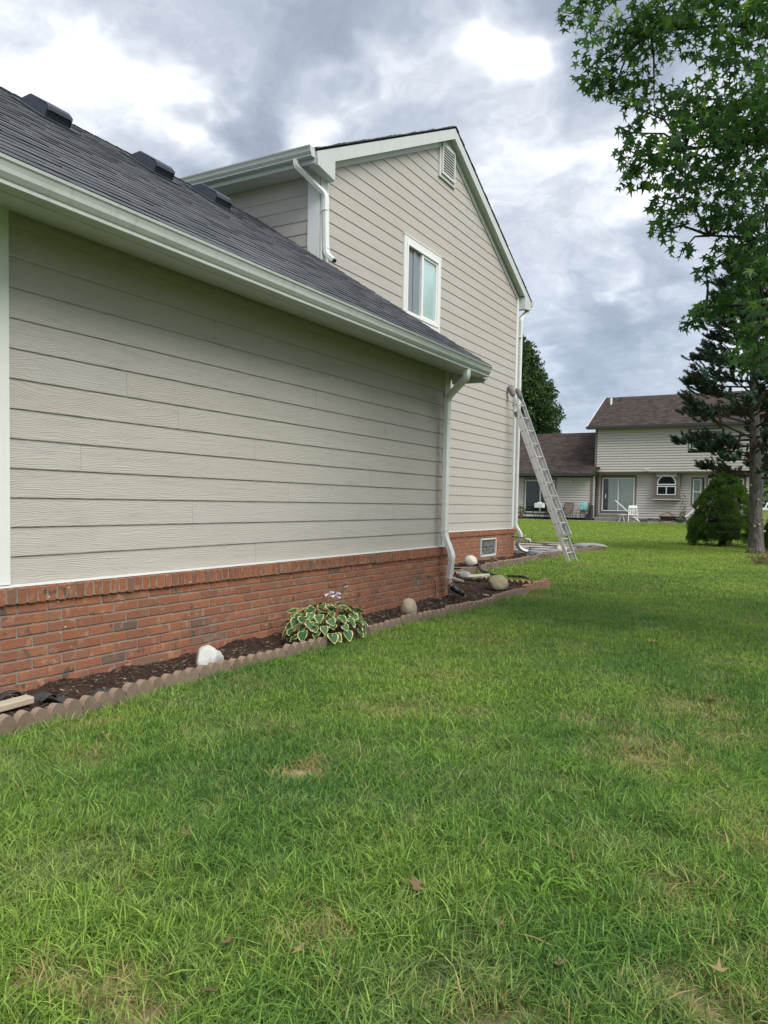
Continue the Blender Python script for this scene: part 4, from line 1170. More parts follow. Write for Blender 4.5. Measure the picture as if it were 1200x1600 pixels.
for (y0, y1, fl_) in ((0, .03, -1), (WID-.03, WID, 1)):
    rl = rail(y0, y1, -.075, .0, 0, LL-.55, fl_).build('rail', 'aluminium', lad)      # base section
    m_ = MB(); yy = y0 if fl_ < 0 else y1
    m_.hexa([lp(-.05, yy-.02, -.085), lp(-.05, yy+.02, -.085), lp(-.05, yy+.02, .02), lp(-.05, yy-.02, .02), lp(.07, yy-.012, -.08), lp(.07, yy+.012, -.08), lp(.07, yy+.012, .01), lp(.07, yy-.012, .01)])
    m_.build('foot', 'aluminium', rl)
for (y0, y1, fl_) in ((.012, .042, -1), (WID-.042, WID-.012, 1)):
    rl = rail(y0, y1, .003, .073, .62, LL-.08, fl_).build('rail', 'aluminium', lad)    # fly section
    m_ = MB(); yy = (y0+y1)/2
    m_.tube([lp(LL-.17, yy, .035), lp(LL-.12, yy, .035), lp(LL-.02, yy, .03), lp(LL+.05, yy, .02), lp(LL+.09, yy, .01)], [.036, .055, .062, .055, .03], 10)
    m_.build('end_cover', 'mitt_grey', rl, True)
nr = 13
for k in range(nr):
    s_ = .25+.3048*k
    if s_ < LL-.6:
        m_ = MB(); m_.tube([lp(s_, .0, -.036), lp(s_, WID, -.036)], .016, 8); r_ = m_.build('rung', 'aluminium', lad)
    s2 = s_+.03
    if s2 > .7 and s2 < LL-.1:
        m_ = MB(); m_.tube([lp(s2, .01, .038), lp(s2, WID-.01, .038)], .017, 8); r_ = m_.build('rung', 'aluminium', lad)
        for nn in (.038, -.036):
            m_ = MB(); m_.tube([lp(s2, -.004 if nn < 0 else .008, nn), lp(s2, .014, nn)], .012, 8); m_.build('rung_end', 'dark_void', r_)
mb = MB(); mb.tube([lp(.9, WID*.5, .05), lp(1.6, WID*.55, .06), lp(2.2, WID*.5, .05), lp(3.2, WID*.5, .05)], .006, 5); mb.build('rope', 'plank_wood', lad, True)
for yy in (.02, WID-.02):
    mb = MB(); mb.hexa([lp(.62, yy-.025, -.085), lp(.62, yy+.025, -.085), lp(.62, yy+.025, .08), lp(.62, yy-.025, .08), lp(.70, yy-.025, -.085), lp(.70, yy+.025, -.085), lp(.70, yy+.025, .08), lp(.70, yy-.025, .08)])
    mb.build('bracket', 'aluminium', lad)
    mb = MB(); mb.hexa([lp(LL-.62, yy-.022, -.082), lp(LL-.62, yy+.022, -.082), lp(LL-.62, yy+.022, -.01), lp(LL-.62, yy-.022, -.01), lp(LL-.5, yy-.022, -.082), lp(LL-.5, yy+.022, -.082), lp(LL-.5, yy+.022, -.01), lp(LL-.5, yy-.022, -.01)])
    mb.build('bracket', 'rubber_grey', lad)

# ------------------------------------------------------------------ neighbour's house
NZ = .40
nh = thing('neighbour_house', 'two storey beige vinyl sided house with brown shingled roofs across the lawn', 'house', (-9, 50, NZ))
def nb(mb_, name, m, parent=None, **k):
    o = mb_.build(name, m, parent if parent is not None else nh, **k)
    if parent is None: o.location = (9, -50, -NZ)
    return o
def clap(mb_, x0, x1, z0, z1, y, holes=(), step=.152):
    z = z0
    while z < z1-.01:
        zt = min(z+step, z1)
        segs = [(x0, x1)]
        for (ha, hb, hz0, hz1) in holes:
            if z < hz1 and zt > hz0:
                ns = []
                for (a_, b_) in segs:
                    if ha > a_ and hb < b_: ns += [(a_, ha), (hb, b_)]
                    elif hb > a_ and ha <= a_ and hb < b_: ns.append((hb, b_))
                    elif ha < b_ and ha > a_: ns.append((a_, ha))
                    elif ha <= a_ and hb >= b_: pass
                    else: ns.append((a_, b_))
                segs = ns
        for (a_, b_) in segs:
            q0 = z+.034
            mb_.add([(a_, y-.05, q0), (b_, y-.05, q0), (b_, y-.03, zt), (a_, y-.03, zt), (a_, y+.012, q0), (b_, y+.012, q0), (a_, y+.012, z), (b_, y+.012, z), (a_, y-.028, z), (b_, y-.028, z)], [(0, 1, 2, 3), (0, 4, 5, 1), (4, 6, 7, 5), (6, 8, 9, 7)])
        z = zt
UY, FY, WY = 46.6, 47.15, 46.75
# holes: door, bay, narrow window, triple window
DOOR = (-11.62, -9.60, NZ+.50, 3.06); NAR = (-6.52, -5.94, 1.40, 2.97); TRI = (-5.76, -3.78, 1.40, 3.0); UWI = (-6.80, -4.95, 4.50, 5.72); WDOOR = (-16.5, -14.44, NZ+.38, 2.90)
DOOR2 = tuple(v*1.012 if i_ < 2 else v for i_, v in enumerate(DOOR))
mb = MB(); mb.box(-12.02, -3.4, FY+.03, 55, 0.2, 3.3); mb.box(-12.02, -3.4, UY+.03, 55, 3.281, 5.98); mb.box(-20.5, -12.03, WY+.03, 53, .2, 3.15)
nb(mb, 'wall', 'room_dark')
mb = MB(); clap(mb, -11.9, -3.52, NZ+.15, 3.28, FY, [DOOR2, (NAR[0], NAR[1], NAR[2], NAR[3]), TRI]); clap(mb, -11.92, -3.5, 3.30, 5.94, UY, [UWI]); clap(mb, -20.4, -12.32, NZ+.12, 3.02, WY, [WDOOR]); clap(mb, -12.149, -12.03, NZ+.12, 3.1, WY-.01)
nb(mb, 'siding', 'vinyl_beige', kind='stuff', fixn=False)
mb = MB(); mb.box(-12.06, -11.921, UY-.04, UY+.02, 3.27, 5.96); nb(mb, 'corner_board', 'taupe_trim')
mb = MB(); mb.box(-12.32, -12.15, WY-.05, WY+.02, NZ+.05, 3.06); nb(mb, 'corner_board', 'taupe_trim')
mb = MB(); mb.box(-3.52, -3.36, UY-.04, UY+.02, NZ+.05, 5.96); nb(mb, 'corner_board', 'taupe_trim')
mb = MB(); mb.box(-12.03, -11.9, FY-.045, FY+.02, NZ+.1, 3.28); nb(mb, 'corner_board', 'taupe_trim')
mb = MB(); mb.box(-12.05, -3.38, UY-.035, FY, 3.255, 3.28); nb(mb, 'soffit', 'taupe_trim')
mb = MB(); mb.box(-20.4, -3.4, FY-.02, FY+.02, .2, NZ+.15); nb(mb, 'foundation', 'concrete_slab')
# roofs
def slope(name, x0, x1, ye, ze, yr_, zr, th=.12, xl=0, parent=None):
    m_ = MB(); m_.add([(x0, ye, ze), (x1, ye, ze), (x1, yr_, zr), (x0+xl, yr_, zr), (x0, ye, ze-th), (x1, ye, ze-th), (x1, yr_, zr-th), (x0+xl, yr_, zr-th)], [(0, 1, 2, 3), (7, 6, 5, 4), (0, 4, 5, 1), (1, 5, 6, 2), (2, 6, 7, 3), (3, 7, 4, 0)])
    return m_
m_ = slope('', -12.45, -3.0, 46.12, 6.0, 50.4, 8.25); m_.add(slope('', -12.45, -3.0, 54.7, 6.0, 50.4, 8.25).v, [(0, 1, 2, 3), (7, 6, 5, 4), (0, 4, 5, 1), (1, 5, 6, 2), (3, 7, 4, 0)])
r1 = nb(m_, 'roof', 'brown_shingle')
mb = MB(); mb.prism([(46.5, 5.95), (50.4, 8.12), (54.4, 5.95)], 'x', -12.0, -3.5); nb(mb, 'gable_end', 'vinyl_beige', r1)
m_ = slope('', -20.9, -12.1, 45.95, 3.22, 50.4, 6.05); m_.add([(-12.1, 45.95, 3.22), (-11.72, 46.55, 3.60), (-12.1, 46.59, 3.62)], [(0, 1, 2)]); m_.add([(-12.11, 45.97, 3.20), (-11.70, 45.97+.35, 3.42), (-11.70, 46.58, 3.60), (-12.11, 46.58, 3.60)], [(0, 1, 2, 3)])
r2_ = nb(m_, 'roof', 'brown_shingle')
mb = MB(); mb.box(-12.5, -3.0, 46.02, 46.13, 5.84, 5.985); mb.box(-12.5, -3.0, 46.14, 46.58, 5.86, 5.88); nb(mb, 'gutter', 'dark_gutter', r1)
mb = MB(); mb.box(-20.9, -12.08, 45.86, 45.96, 3.06, 3.205); mb.box(-20.9, -12.1, 45.97, WY-.0, 3.07, 3.09); nb(mb, 'gutter', 'dark_gutter', r2_)
mb = MB(); mb.box(-12.47, -12.44, 46.12, 46.14, 5.9, 6.02); mb.prism([(46.12, 6.02), (50.4, 8.27), (50.4, 8.12), (46.12, 5.87)], 'x', -12.48, -12.452); nb(mb, 'rake_board', 'vinyl_white', r1)
mb = MB(); mb.tube([(-11.85, 49.3, 7.6), (-11.85, 49.3, 8.08)], .07, 8); nb(mb, 'vent_pipe', 'vinyl_white', r1); 
mb = MB(); mb.box(-11.45, -11.3, 49.7, 49.85, 7.85, 8.10); nb(mb, 'vent_pipe', 'vent_black', r1)
mb = MB(); mb.box(-9.13, -8.88, UY-.12, UY-.03, 3.34, 3.49); nb(mb, 'vent_box', 'vinyl_beige')
mb = MB(); mb.box(-13.62, -13.42, WY-.10, WY-.03, 2.62, 2.80); nb(mb, 'vent_box', 'vinyl_beige')
def frame_bars(m_, x0, x1, z0, z1, y0, y1, t):
    m_.box(x0, x1, y0, y1, z1-t, z1); m_.box(x0, x1, y0, y1, z0, z0+t); m_.box(x0, x0+t, y0, y1, z0+t, z1-t); m_.box(x1-t, x1, y0, y1, z0+t, z1-t)
def nwin(x0, x1, z0, z1, y, mull_v=(), mull_h=(), trim=.12, name='window', curtain=None):
    m_ = MB(); frame_bars(m_, x0-trim, x1+trim, z0-trim, z1+trim, y-.05, y+.0, trim-.002); w_ = nb(m_, name, 'taupe_trim')
    m_ = MB(); frame_bars(m_, x0, x1, z0, z1, y-.07, y+.0, .055)
    for mx in mull_v: m_.box(mx-.03, mx+.03, y-.065, y-.005, z0+.056, z1-.056)
    for mz in mull_h: m_.box(x0+.056, x1-.056, y-.06, y-.01, mz-.03, mz+.03)
    nb(m_, 'frame', 'vinyl_white', w_)
    m_ = MB(); m_.box(x0+.05, x1-.05, y-.028, y-.022, z0+.05, z1-.05); nb(m_, 'pane', 'window_glass', w_)
    if curtain:
        for (ca, cb) in curtain:
            m_ = MB(); n_ = max(4, int((cb-ca)/.06)); vs_ = []
            for k in range(n_+1):
                xx = ca+(cb-ca)*k/n_; yy = y-.004+.012*sin(k*1.7)
                vs_ += [(xx, yy, z0+.06), (xx, yy, z1-.06)]
            m_.add(vs_, [(2*k, 2*k+2, 2*k+3, 2*k+1) for k in range(n_)]); nb(m_, 'curtain', 'curtain_white', w_, fixn=False)
    return w_
k_ = FY/46.6
sd_ = nwin(-11.55*k_, -9.67*k_, .99, 2.98, FY-.005, [-10.6*k_], [], .11, 'sliding_door', [(-11.2*k_, -10.62*k_), (-10.55*k_, -9.72*k_)])
mb = MB(); mb.box(-11.48, -11.44, FY-.10, FY-.07, 1.75, 2.0); nb(mb, 'handle', 'vinyl_white', sd_)
wd_ = nwin(-16.42, -14.50, .80, 2.84, WY-.005, [-15.42], [], .09, 'sliding_door')
nwin(-6.46*k_, -6.02*k_, 1.47, 2.90, FY-.005, [], [2.18], .09, 'window', [(-6.4*k_, -6.1*k_)])
nwin(-5.68*k_, -3.86*k_, 1.47, 2.92, FY-.005, [-4.77*k_], [2.18], .09, 'window', [(-5.6*k_, -5.2*k_)])
nwin(-6.72, -5.05, 4.58, 5.64, UY-.005, [-5.88], [5.1], .09, 'window', [(-6.6, -6.0)])
# bay with arched window
BYF = 46.78
mb = MB(); mb.box(-8.68, -8.55, BYF, FY, 1.74, 3.25); mb.box(-7.33, -7.20, BYF, FY, 1.74, 3.25); mb.box(-8.55, -7.33, BYF+.012, FY, 1.74, 3.25); mb.box(-8.70, -7.18, BYF-.02, FY, 1.68, 1.735)
bay = nb(mb, 'bay', 'taupe_trim')
mb = MB(); mb.box(-8.72, -7.16, BYF-.03, BYF-.021, 1.70, 1.735); nb(mb, 'sill', 'vinyl_white', bay)
mb = MB(); clap(mb, -8.50, -7.38, 3.0, 3.25, BYF+.012); nb(mb, 'siding', 'vinyl_beige', bay, fixn=False)
cx_, R_ = -7.93, .52
m_ = MB()
def arc(r_, n_=12): return [(cx_-r_*cos(pi*k/n_), 2.62+r_*sin(pi*k/n_)) for k in range(n_+1)]
o_, i_2 = arc(R_), arc(R_-.05); oo = arc(R_+.10)
for (A_, B_, y0_, mm_) in ((o_, i_2, BYF-.03, 'vinyl_white'),):
    vs_ = [(x, y0_, z) for x, z in A_]+[(x, y0_, z) for x, z in B_]+[(x, BYF+.01, z) for x, z in A_]+[(x, BYF+.01, z) for x, z in B_]
    n_ = len(A_); m_.add(vs_, [(k, k+1, n_+k+1, n_+k) for k in range(n_-1)]+[(2*n_+k, 2*n_+k+1, k+1, k) for k in range(n_-1)]+[(n_+k, n_+k+1, 3*n_+k+1, 3*n_+k) for k in range(n_-1)])
m_.box(cx_-R_, cx_+R_, BYF-.03, BYF+.01, 2.56, 2.62)
frame_bars(m_, cx_-R_, cx_+R_, 1.98, 2.50, BYF-.03, BYF+.01, .05); m_.box(cx_-.025, cx_+.025, BYF-.028, BYF+.01, 2.03, 2.45)
aw = nb(m_, 'arched_window', 'vinyl_white', bay)
m_ = MB(); m_.prism(i_2, 'y', BYF-.012, BYF-.006); m_.box(cx_-R_+.04, cx_+R_-.04, BYF-.012, BYF-.006, 2.02, 2.46)
aw.parent = nh; aw.location = (9, -50, -NZ)
nb(m_, 'pane', 'window_glass', aw)
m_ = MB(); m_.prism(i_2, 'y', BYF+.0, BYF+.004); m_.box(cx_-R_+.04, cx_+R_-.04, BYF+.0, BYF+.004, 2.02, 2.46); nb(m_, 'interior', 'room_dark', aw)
m_ = MB()
vs_ = [(x, BYF-.015, z) for x, z in oo]+[(x, BYF-.015, z) for x, z in o_]; n_ = len(oo); m_.add(vs_, [(k, k+1, n_+k+1, n_+k) for k in range(n_-1)]); nb(m_, 'trim', 'taupe_trim', aw, fixn=False)
# patio slab and step
mb = MB(); mb.box(-18.5, -5.5, 45.2, 47.1, .1, NZ); link('patio', mb.mesh('patio', 'concrete_slab'), None, kind='structure')
mb = MB(); mb.rbox(-11.75, -9.9, 46.55, 47.0, NZ, NZ+.42, .02); mb.rbox(-11.9, -10.0, 46.2, 46.548, NZ, NZ+.2, .02)
nb(mb, 'step', 'flagstone_grey')
# patio furniture ------------------------------------------------
def patio_chair(label, loc, rot, sling='sling_tan', fr='frame_bronze', grp=None, first=[]):
    t = thing('patio_chair', label, 'chair', loc, grp)
    t.rotation_euler = (0, 0, rot)
    if first:
        for ch in first[0].children: copy_tree(ch, t)
        return t
    m_ = MB(); m_.hexa([(-.25, -.25, .40), (.25, -.25, .40), (.25, .22, .38), (-.25, .22, .38), (-.25, -.25, .43), (.25, -.25, .43), (.25, .22, .41), (-.25, .22, .41)]); m_.build('seat', sling, t)
    m_ = MB(); m_.hexa([(-.25, .20, .42), (.25, .20, .42), (.25, .23, .42), (-.25, .23, .42), (-.25, .36, 1.0), (.25, .36, 1.0), (.25, .39, 1.0), (-.25, .39, 1.0)]); m_.build('backrest', sling, t)
    for sx in (-1, 1):
        m_ = MB(); m_.tube(smoothpath([(sx*.28, -.28, 0), (sx*.28, -.25, .62), (sx*.28, .28, .64)], 4, .06), .016, 6); m_.build('leg', fr, t, True)
        m_ = MB(); m_.tube([(sx*.27, .34, 0), (sx*.27, .20, .42), (sx*.27, .40, 1.02)], .016, 6); m_.build('leg', fr, t, True)
    m_ = MB(); m_.tube([(-.27, .40, 1.02), (.27, .40, 1.02)], .016, 6); m_.build('crossbar', fr, t, True)
    first.append(t)
    return t
grp = 'tan sling chairs on the neighbour patio'
patio_chair('tan sling patio chair at the left end of the dark table', (-15.75, 45.75, NZ), radians(-70), grp=grp)
patio_chair('tan sling patio chair behind the right end of the dark table', (-13.55, 46.2, NZ), radians(0), grp=grp)
patio_chair('tan sling patio chair with a teal towel hanging over it', (-12.48, 45.75, NZ), radians(-12), grp=grp)
patio_chair('dark patio chair tucked behind the table in front of the sliding door', (-14.6, 46.25, NZ), radians(4), grp=grp)
pt = thing('patio_table', 'long dark patio table on the neighbour patio', 'table', (-14.45, 45.55, NZ))
m_ = MB(); m_.prism([(1.05*cos(a_)*abs(cos(a_))**-.3 if abs(cos(a_)) > .01 else 0, .48*sin(a_)*abs(sin(a_))**-.3 if abs(sin(a_)) > .01 else 0) for a_ in [2*pi*k/24+.01 for k in range(24)]], 'z', .68, .71); m_.build('tabletop', 'frame_bronze', pt)
for sx in (-.75, .75):
    for sy in (-.3, .3):
        m_ = MB(); m_.tube([(sx, sy, 0), (sx*.86, sy*.8, .4), (sx, sy, .69)], .022, 6); m_.build('leg', 'frame_bronze', pt, True)
def towel(label, loc, rot):
    m_ = MB(); n_ = 10
    for i_ in range(n_+1):
        for j in range(9):
            u_ = j/8
            x = -.24+.44*i_/n_
            if u_ < .6: y, z = .33-.12*(u_/.6 < .3)*0-.10, 1.05-u_/.6*.55
            else: y, z = .46, 1.05-(u_-.6)/.4*.35
            if u_ == 0: pass
            y0_ = .31-.10*(1.05-z)/.55*1.0 if u_ < .6 else .47
            m_.v.append((x+.01*sin(j*1.1), y0_+.018*sin(i_*2.3+j*.4), z-.02*sin(i_*.9)))
    for i_ in range(n_):
        for j in range(8):
            if j == 4: continue
            a_ = i_*9+j; m_.f.append((a_, a_+1, a_+10, a_+9)); m_.m.append(1 if (j*3+i_) % 4 == 0 else 0)
    for i_ in range(n_):
        a_ = i_*9; b_ = i_*9+5; m_.f.append((a_, a_+9, b_+9, b_)); m_.m.append(0)
    o = m_.build('towel', ['towel_teal', 'towel_pale'], None, True, label=label, category='towel'); o.location = loc; o.rotation_euler = (0, 0, rot)
    md = o.modifiers.new('thick', 'SOLIDIFY'); md.thickness = .01
towel('bright teal towel draped over the back of a tan patio chair', (-12.50, 45.68, NZ), radians(-12))
m_ = MB(); m_.rbox(-.18, .18, -.18, .18, 0, .86, .02); m_.box(-.20, .20, -.20, .20, .861, .91)
o = m_.build('waste_bin', 'bin_charcoal', None, label='square charcoal bin beside the chair with the teal towel', category='bin'); o.location = (-12.22, 46.3, NZ)
m_ = MB(); m_.rbox(-.27, .27, -.18, .18, 0, .28, .01); m_.box(-.10, .12, -.10, .10, .281, .34)
o = m_.build('white_box', 'plastic_white', None, label='white box standing on the left end of the dark patio table', category='box'); o.location = (-15.05, 45.5, NZ+.71)
def leafclump(m_, c, rx_, ry_, rz_, n_, s, rs, up=.3):
    for _ in range(n_):
        d_ = Vector((rs.gauss(0, 1), rs.gauss(0, 1), rs.gauss(0, 1))).normalized()*rs.uniform(.4, 1)**.5
        p = Vector(c)+Vector((d_.x*rx_, d_.y*ry_, d_.z*rz_))
        e = Euler((rs.uniform(-1, 1), rs.uniform(-1, 1), rs.uniform(0, 6.3))).to_matrix()
        a_, b_, c_ = e @ Vector((s*rs.uniform(.6, 1.2), 0, 0)), e @ Vector((0, s*.4, 0)), e @ Vector((-s*.3, 0, s*.1))
        m_.add([p+a_, p+b_, p+c_, p-b_], [(0, 1, 2, 3)])
rs = random.Random(9)
def potted(label, loc, h_, r_, n_, mname='shrub_leaf', pot=True, name='potted_plant', s=.09):
    t = thing(name, label, 'plant', loc)
    if pot:
        m_ = MB(); m_.tube([(0, 0, 0), (0, 0, .22), (0, 0, .26)], [.11, .15, .16], 12); m_.build('pot', 'pot_clay', t, True)
    m_ = MB(); leafclump(m_, (0, 0, (.26 if pot else 0)+h_/2), r_, r_, h_/2, n_, s, rs); m_.build('foliage', mname, t, fixn=False, kind='stuff')
    m_ = MB()
    for k in range(5): m_.tube([(0, 0, .2 if pot else 0), (rs.uniform(-r_, r_)*.7, rs.uniform(-r_, r_)*.7, (.26 if pot else 0)+h_*.8)], .006, 4)
    m_.build('stem', 'dry_twig', t, kind='stuff')
    return t
potted('green potted plant at the left of the neighbour patio table', (-16.25, 45.6, NZ), .55, .28, 160)
wc = thing('plastic_chair', 'white plastic garden chair by the sliding door step', 'chair', (-9.55, 45.75, NZ)); wc.rotation_euler = (0, 0, radians(15))
m_ = MB(); m_.rbox(-.24, .24, -.24, .22, .38, .42, .01); m_.build('seat', 'plastic_white', wc)
bk = MB(); bk.hexa([(-.25, .20, .80), (.25, .20, .80), (.25, .24, .80), (-.25, .24, .80), (-.22, .26, .94), (.22, .26, .94), (.22, .30, .94), (-.22, .30, .94)])
for k in range(5): x = -.22+.11*k; bk.hexa([(x-.03, .19, .42), (x+.03, .19, .42), (x+.03, .22, .42), (x-.03, .22, .42), (x-.03, .215, .80), (x+.03, .215, .80), (x+.03, .24, .80), (x-.03, .24, .80)])
bk.build('backrest', 'plastic_white', wc)
for sx in (-1, 1):
    m_ = MB(); m_.tube([(sx*.25, -.25, 0), (sx*.25, -.23, .60)], .025, 6); m_.build('leg', 'plastic_white', wc)
    m_ = MB(); m_.tube([(sx*.25, .28, 0), (sx*.24, .22, .60)], .025, 6); m_.build('leg', 'plastic_white', wc)
    m_ = MB(); m_.box(sx*.25-.03, sx*.25+.03, -.26, .24, .60, .625); m_.build('armrest', 'plastic_white', wc)
wt = thing('plastic_table', 'low white plastic side table left of the white garden chair', 'table', (-10.15, 45.75, NZ))
m_ = MB(); m_.tube([(0, 0, .38), (0, 0, .42)], .26, 20); m_.build('tabletop', 'plastic_white', wt)
for k in range(4):
    a_ = pi/4+k*pi/2; m_ = MB(); m_.tube([(.05*cos(a_), .05*sin(a_), .38), (.22*cos(a_), .22*sin(a_), 0)], .02, 6); m_.build('leg', 'plastic_white', wt)
fp = thing('fire_pit', 'rusty square fire pit with a mesh lid on the patio under the arched window', 'fire pit', (-7.62, 45.6, NZ))
m_ = MB(); m_.hexa([(-.24, -.24, .10), (.24, -.24, .10), (.24, .24, .10), (-.24, .24, .10), (-.40, -.40, .34), (.40, -.40, .34), (.40, .40, .34), (-.40, .40, .34)]); m_.box(-.43, .43, -.43, .43, .341, .37); m_.build('bowl', 'rust_iron', fp)
m_ = MB()
for sx, sy in ((1, 1), (1, -1), (-1, 1), (-1, -1)): m_.tube([(sx*.36, sy*.36, .37), (sx*.06, sy*.06, .58)], .014, 5)
m_.box(-.07, .07, -.07, .07, .575, .60); m_.build('lid', 'frame_bronze', fp)
m_ = MB(); m_.add([(-.35, -.35, .372), (.35, -.35, .372), (.06, -.06, .57), (-.06, -.06, .57)], [(0, 1, 2, 3)]); m_.build('mesh_screen', 'sling_tan', fp, fixn=False)
for sx, sy in ((1, 1), (1, -1), (-1, 1), (-1, -1)):
    m_ = MB(); m_.tube([(sx*.30, sy*.30, 0), (sx*.30, sy*.30, .2)], .02, 6); m_.build('leg', 'frame_bronze', fp)
def pole(label, a_, b_):
    a_, b_ = Vector(a_), Vector(b_); m_ = MB(); m_.tube([(0, 0, 0), tuple(b_-a_)], .035, 8)
    o = m_.build('white_pole', 'vinyl_white', None, label=label, category='pole'); o.location = a_
pole('white pole slanting down in front of the white plastic chair', (-9.10, 45.35, NZ+.03), (-10.75, 46.5, 1.62))
pole('white pole slanting up to the narrow window behind the fire pit', (-7.05, 45.9, NZ+.03), (-5.75, 46.8, 1.75))
hp = MB(); rs = random.Random(4)
for k in range(9):
    cx2, cy2 = rs.uniform(-.45, .45), rs.uniform(-.2, .2); r_ = rs.uniform(.2, .4)
    hp.tube([(cx2+r_*cos(t), cy2+r_*.6*sin(t), .03+.022*k+.01*sin(3*t)) for t in [2*pi*q/14 for q in range(15)]], .02, 5)
o = hp.build('hose_coil', 'hose_mix', None, True, label='low heap of coiled hose on the patio between white chair and fire pit', category='hose'); o.location = (-8.75, 45.85, NZ)
potted('leafy green plant growing between the fire pit and the dark clump', (-6.95, 46.5, NZ), .7, .22, 90, 'dry_twig', False, 'garden_plant')
potted('dense green shrub at the foot of the narrow window', (-6.0, 46.3, NZ), .75, .42, 520, 'shrub_leaf', False, 'garden_shrub', .10)
potted('tall thin bare plant against the neighbour wall left of the narrow window', (-6.95, 46.95, NZ), 1.7, .18, 30, 'dry_twig', False, 'garden_plant')
potted('dark low plant beside the rusty fire pit', (-6.95, 45.75, NZ), .4, .35, 260, 'pine_needle', False, 'garden_plant', .09)

# ------------------------------------------------------------------ trees
def numpy_mesh(name, V, Fc, mname, parent=None, loc=None, **props):
    me_ = bpy.data.meshes.new(name); me_.from_pydata(V.tolist(), [], Fc.tolist()); me_.materials.append(MATS[mname])
    return link(name, me_, parent, **props)
# -- sweetgum, its trunk just outside the right of the frame
TR = Vector((1.35, 7.2, 0))
gum = thing('sweetgum_tree', 'tall sweetgum tree with star shaped leaves hanging into the sky at the right', 'tree', (TR.x, TR.y, zg(0, 7.2)))
gl_ = gum.location
mb = MB(); mb.tube([(0, 0, -.1), (0, 0, .25), (.02, 0, 1.5), (-.02, .03, 3.2), (.03, 0, 5.2), (0, 0, 7.6), (0, 0, 9.2)], [.27, .20, .17, .15, .11, .06, .02], 14)
mb.build('trunk', 'dark_bark', gum, True)
# leafy clumps: (x, y, z, radius) in the world
clA = [(-1.98, 6.45, 5.33, .13), (-1.84, 6.55, 5.38, .12), (-1.70, 6.5, 5.42, .10), (-1.85, 6.5, 4.86, .14), (-1.72, 6.35, 4.98, .19), (-1.55, 6.6, 4.82, .22), (-1.78, 6.6, 4.74, .12), (-1.50, 6.4, 5.06, .18), (-1.62, 6.5, 4.66, .14),
       (-1.30, 6.6, 5.12, .30), (-1.36, 6.8, 4.66, .20), (-1.10, 6.3, 5.10, .32), (-.85, 6.7, 5.05, .34), (-.62, 6.4, 4.70, .28), (-.72, 6.9, 4.40, .26), (-.5, 6.5, 5.1, .3),
       (-1.42, 6.4, 4.42, .13), (-1.50, 6.6, 4.32, .10), (-1.08, 6.6, 4.42, .20), (-.92, 6.4, 4.30, .26), (-.62, 6.6, 4.25, .28),
       (-1.42, 6.5, 4.08, .19), (-1.48, 6.5, 3.92, .12), (-1.20, 6.6, 4.00, .25), (-.92, 6.3, 3.95, .32), (-.60, 6.6, 3.92, .32), (-.40, 6.2, 4.2, .3), 
       (-1.14, 6.5, 3.64, .20), (-1.20, 6.4, 3.42, .12), (-.86, 6.5, 3.62, .26), (-.55, 6.4, 3.55, .28),
       (-1.05, 6.5, 3.27, .10), (-.80, 6.5, 3.18, .12), (-.86, 6.45, 3.05, .08), (-.66, 6.5, 3.32, .16), (-.48, 6.4, 3.25, .20), (-.55, 6.4, 3.05, .13),
       (-.93, 6.5, 2.74, .11), (-.80, 6.5, 2.82, .14), (-.64, 6.5, 2.90, .17), (-.98, 6.5, 2.68, .07),
       (-.42, 6.2, 2.62, .20), (-.50, 6.2, 2.38, .17), (-.58, 6.3, 2.55, .11), (-.35, 6.3, 2.9, .22), (-.30, 6.2, 2.32, .2)]
rs = random.Random(31)
clB = []
for k in range(150):        # the rest of the crown, out of the frame
    th = rs.uniform(0, 2*pi); hz_ = rs.uniform(2.6, 9.4); rr2 = (2.7 if hz_ < 6 else 2.7*(1-(hz_-6)/4.2))*rs.uniform(.45, 1)
    c = Vector((TR.x+rr2*cos(th), TR.y+rr2*sin(th), hz_))
    if c.x < -.15 and hz_ < 6.2 and c.y < 9.6 and c.x < .16*(c.y-6.5): continue
    if c.y > 5 and c.x < -.06*c.y+.3 and hz_ < 7.5: continue
    if c.y < 5 and c.x < .2: continue
    clB.append((c.x, c.y, c.z, rs.uniform(.3, .5)))
star = [(0, 0)]
def starleaf():
    pts = []
    for k, (an, r_) in enumerate([(-165, .34), (-130, .72), (-96, .30), (-62, .93), (-32, .33), (0, 1.0), (32, .33), (62, .93), (96, .30), (130, .72), (165, .34)]):
        a_ = radians(an); pts.append((r_*cos(a_), r_*sin(a_), -.22*r_*r_+(.05 if k % 2 else 0)))
    return np.array([(-.0, 0, .06)]+pts)
ST = starleaf(); SFc = np.array([(0, k, k+1) for k in range(1, 11)]+[(0, 11, 1)])
def leaf_arrays(cl, per, rs_, size=(.055, .085)):
    C_ = []; Rm = []
    for (x, y, z, r_) in cl:
        n_ = int(per*(r_/.2)**2.2)
        for _ in range(max(8, n_)):
            v_ = rs_.normal(size=3); v_ /= np.linalg.norm(v_); v_ *= rs_.uniform(.15, 1)**.45*r_*np.array([1.05, 1.5, .9])
            C_.append((x+v_[0], y+v_[1], z+v_[2]))
            az = rs_.uniform(0, 2*pi); tilt = rs_.normal(.75, .45); roll = rs_.normal(0, .4)
            e = Matrix.Rotation(az, 3, 'Z') @ Matrix.Rotation(tilt, 3, 'Y') @ Matrix.Rotation(roll, 3, 'X')
            s_ = rs_.uniform(*size)
            Rm.append(np.array(e)*s_)
    return np.array(C_), np.array(Rm)
rsn = np.random.RandomState(3)
CA, RA = leaf_arrays([(x, y, z, r_*.95) for x, y, z, r_ in clA], 98, rsn, (.034, .076))
CB_, RB = leaf_arrays(clB, 16, rsn, (.07, .10))
gl3 = np.array(gl_)
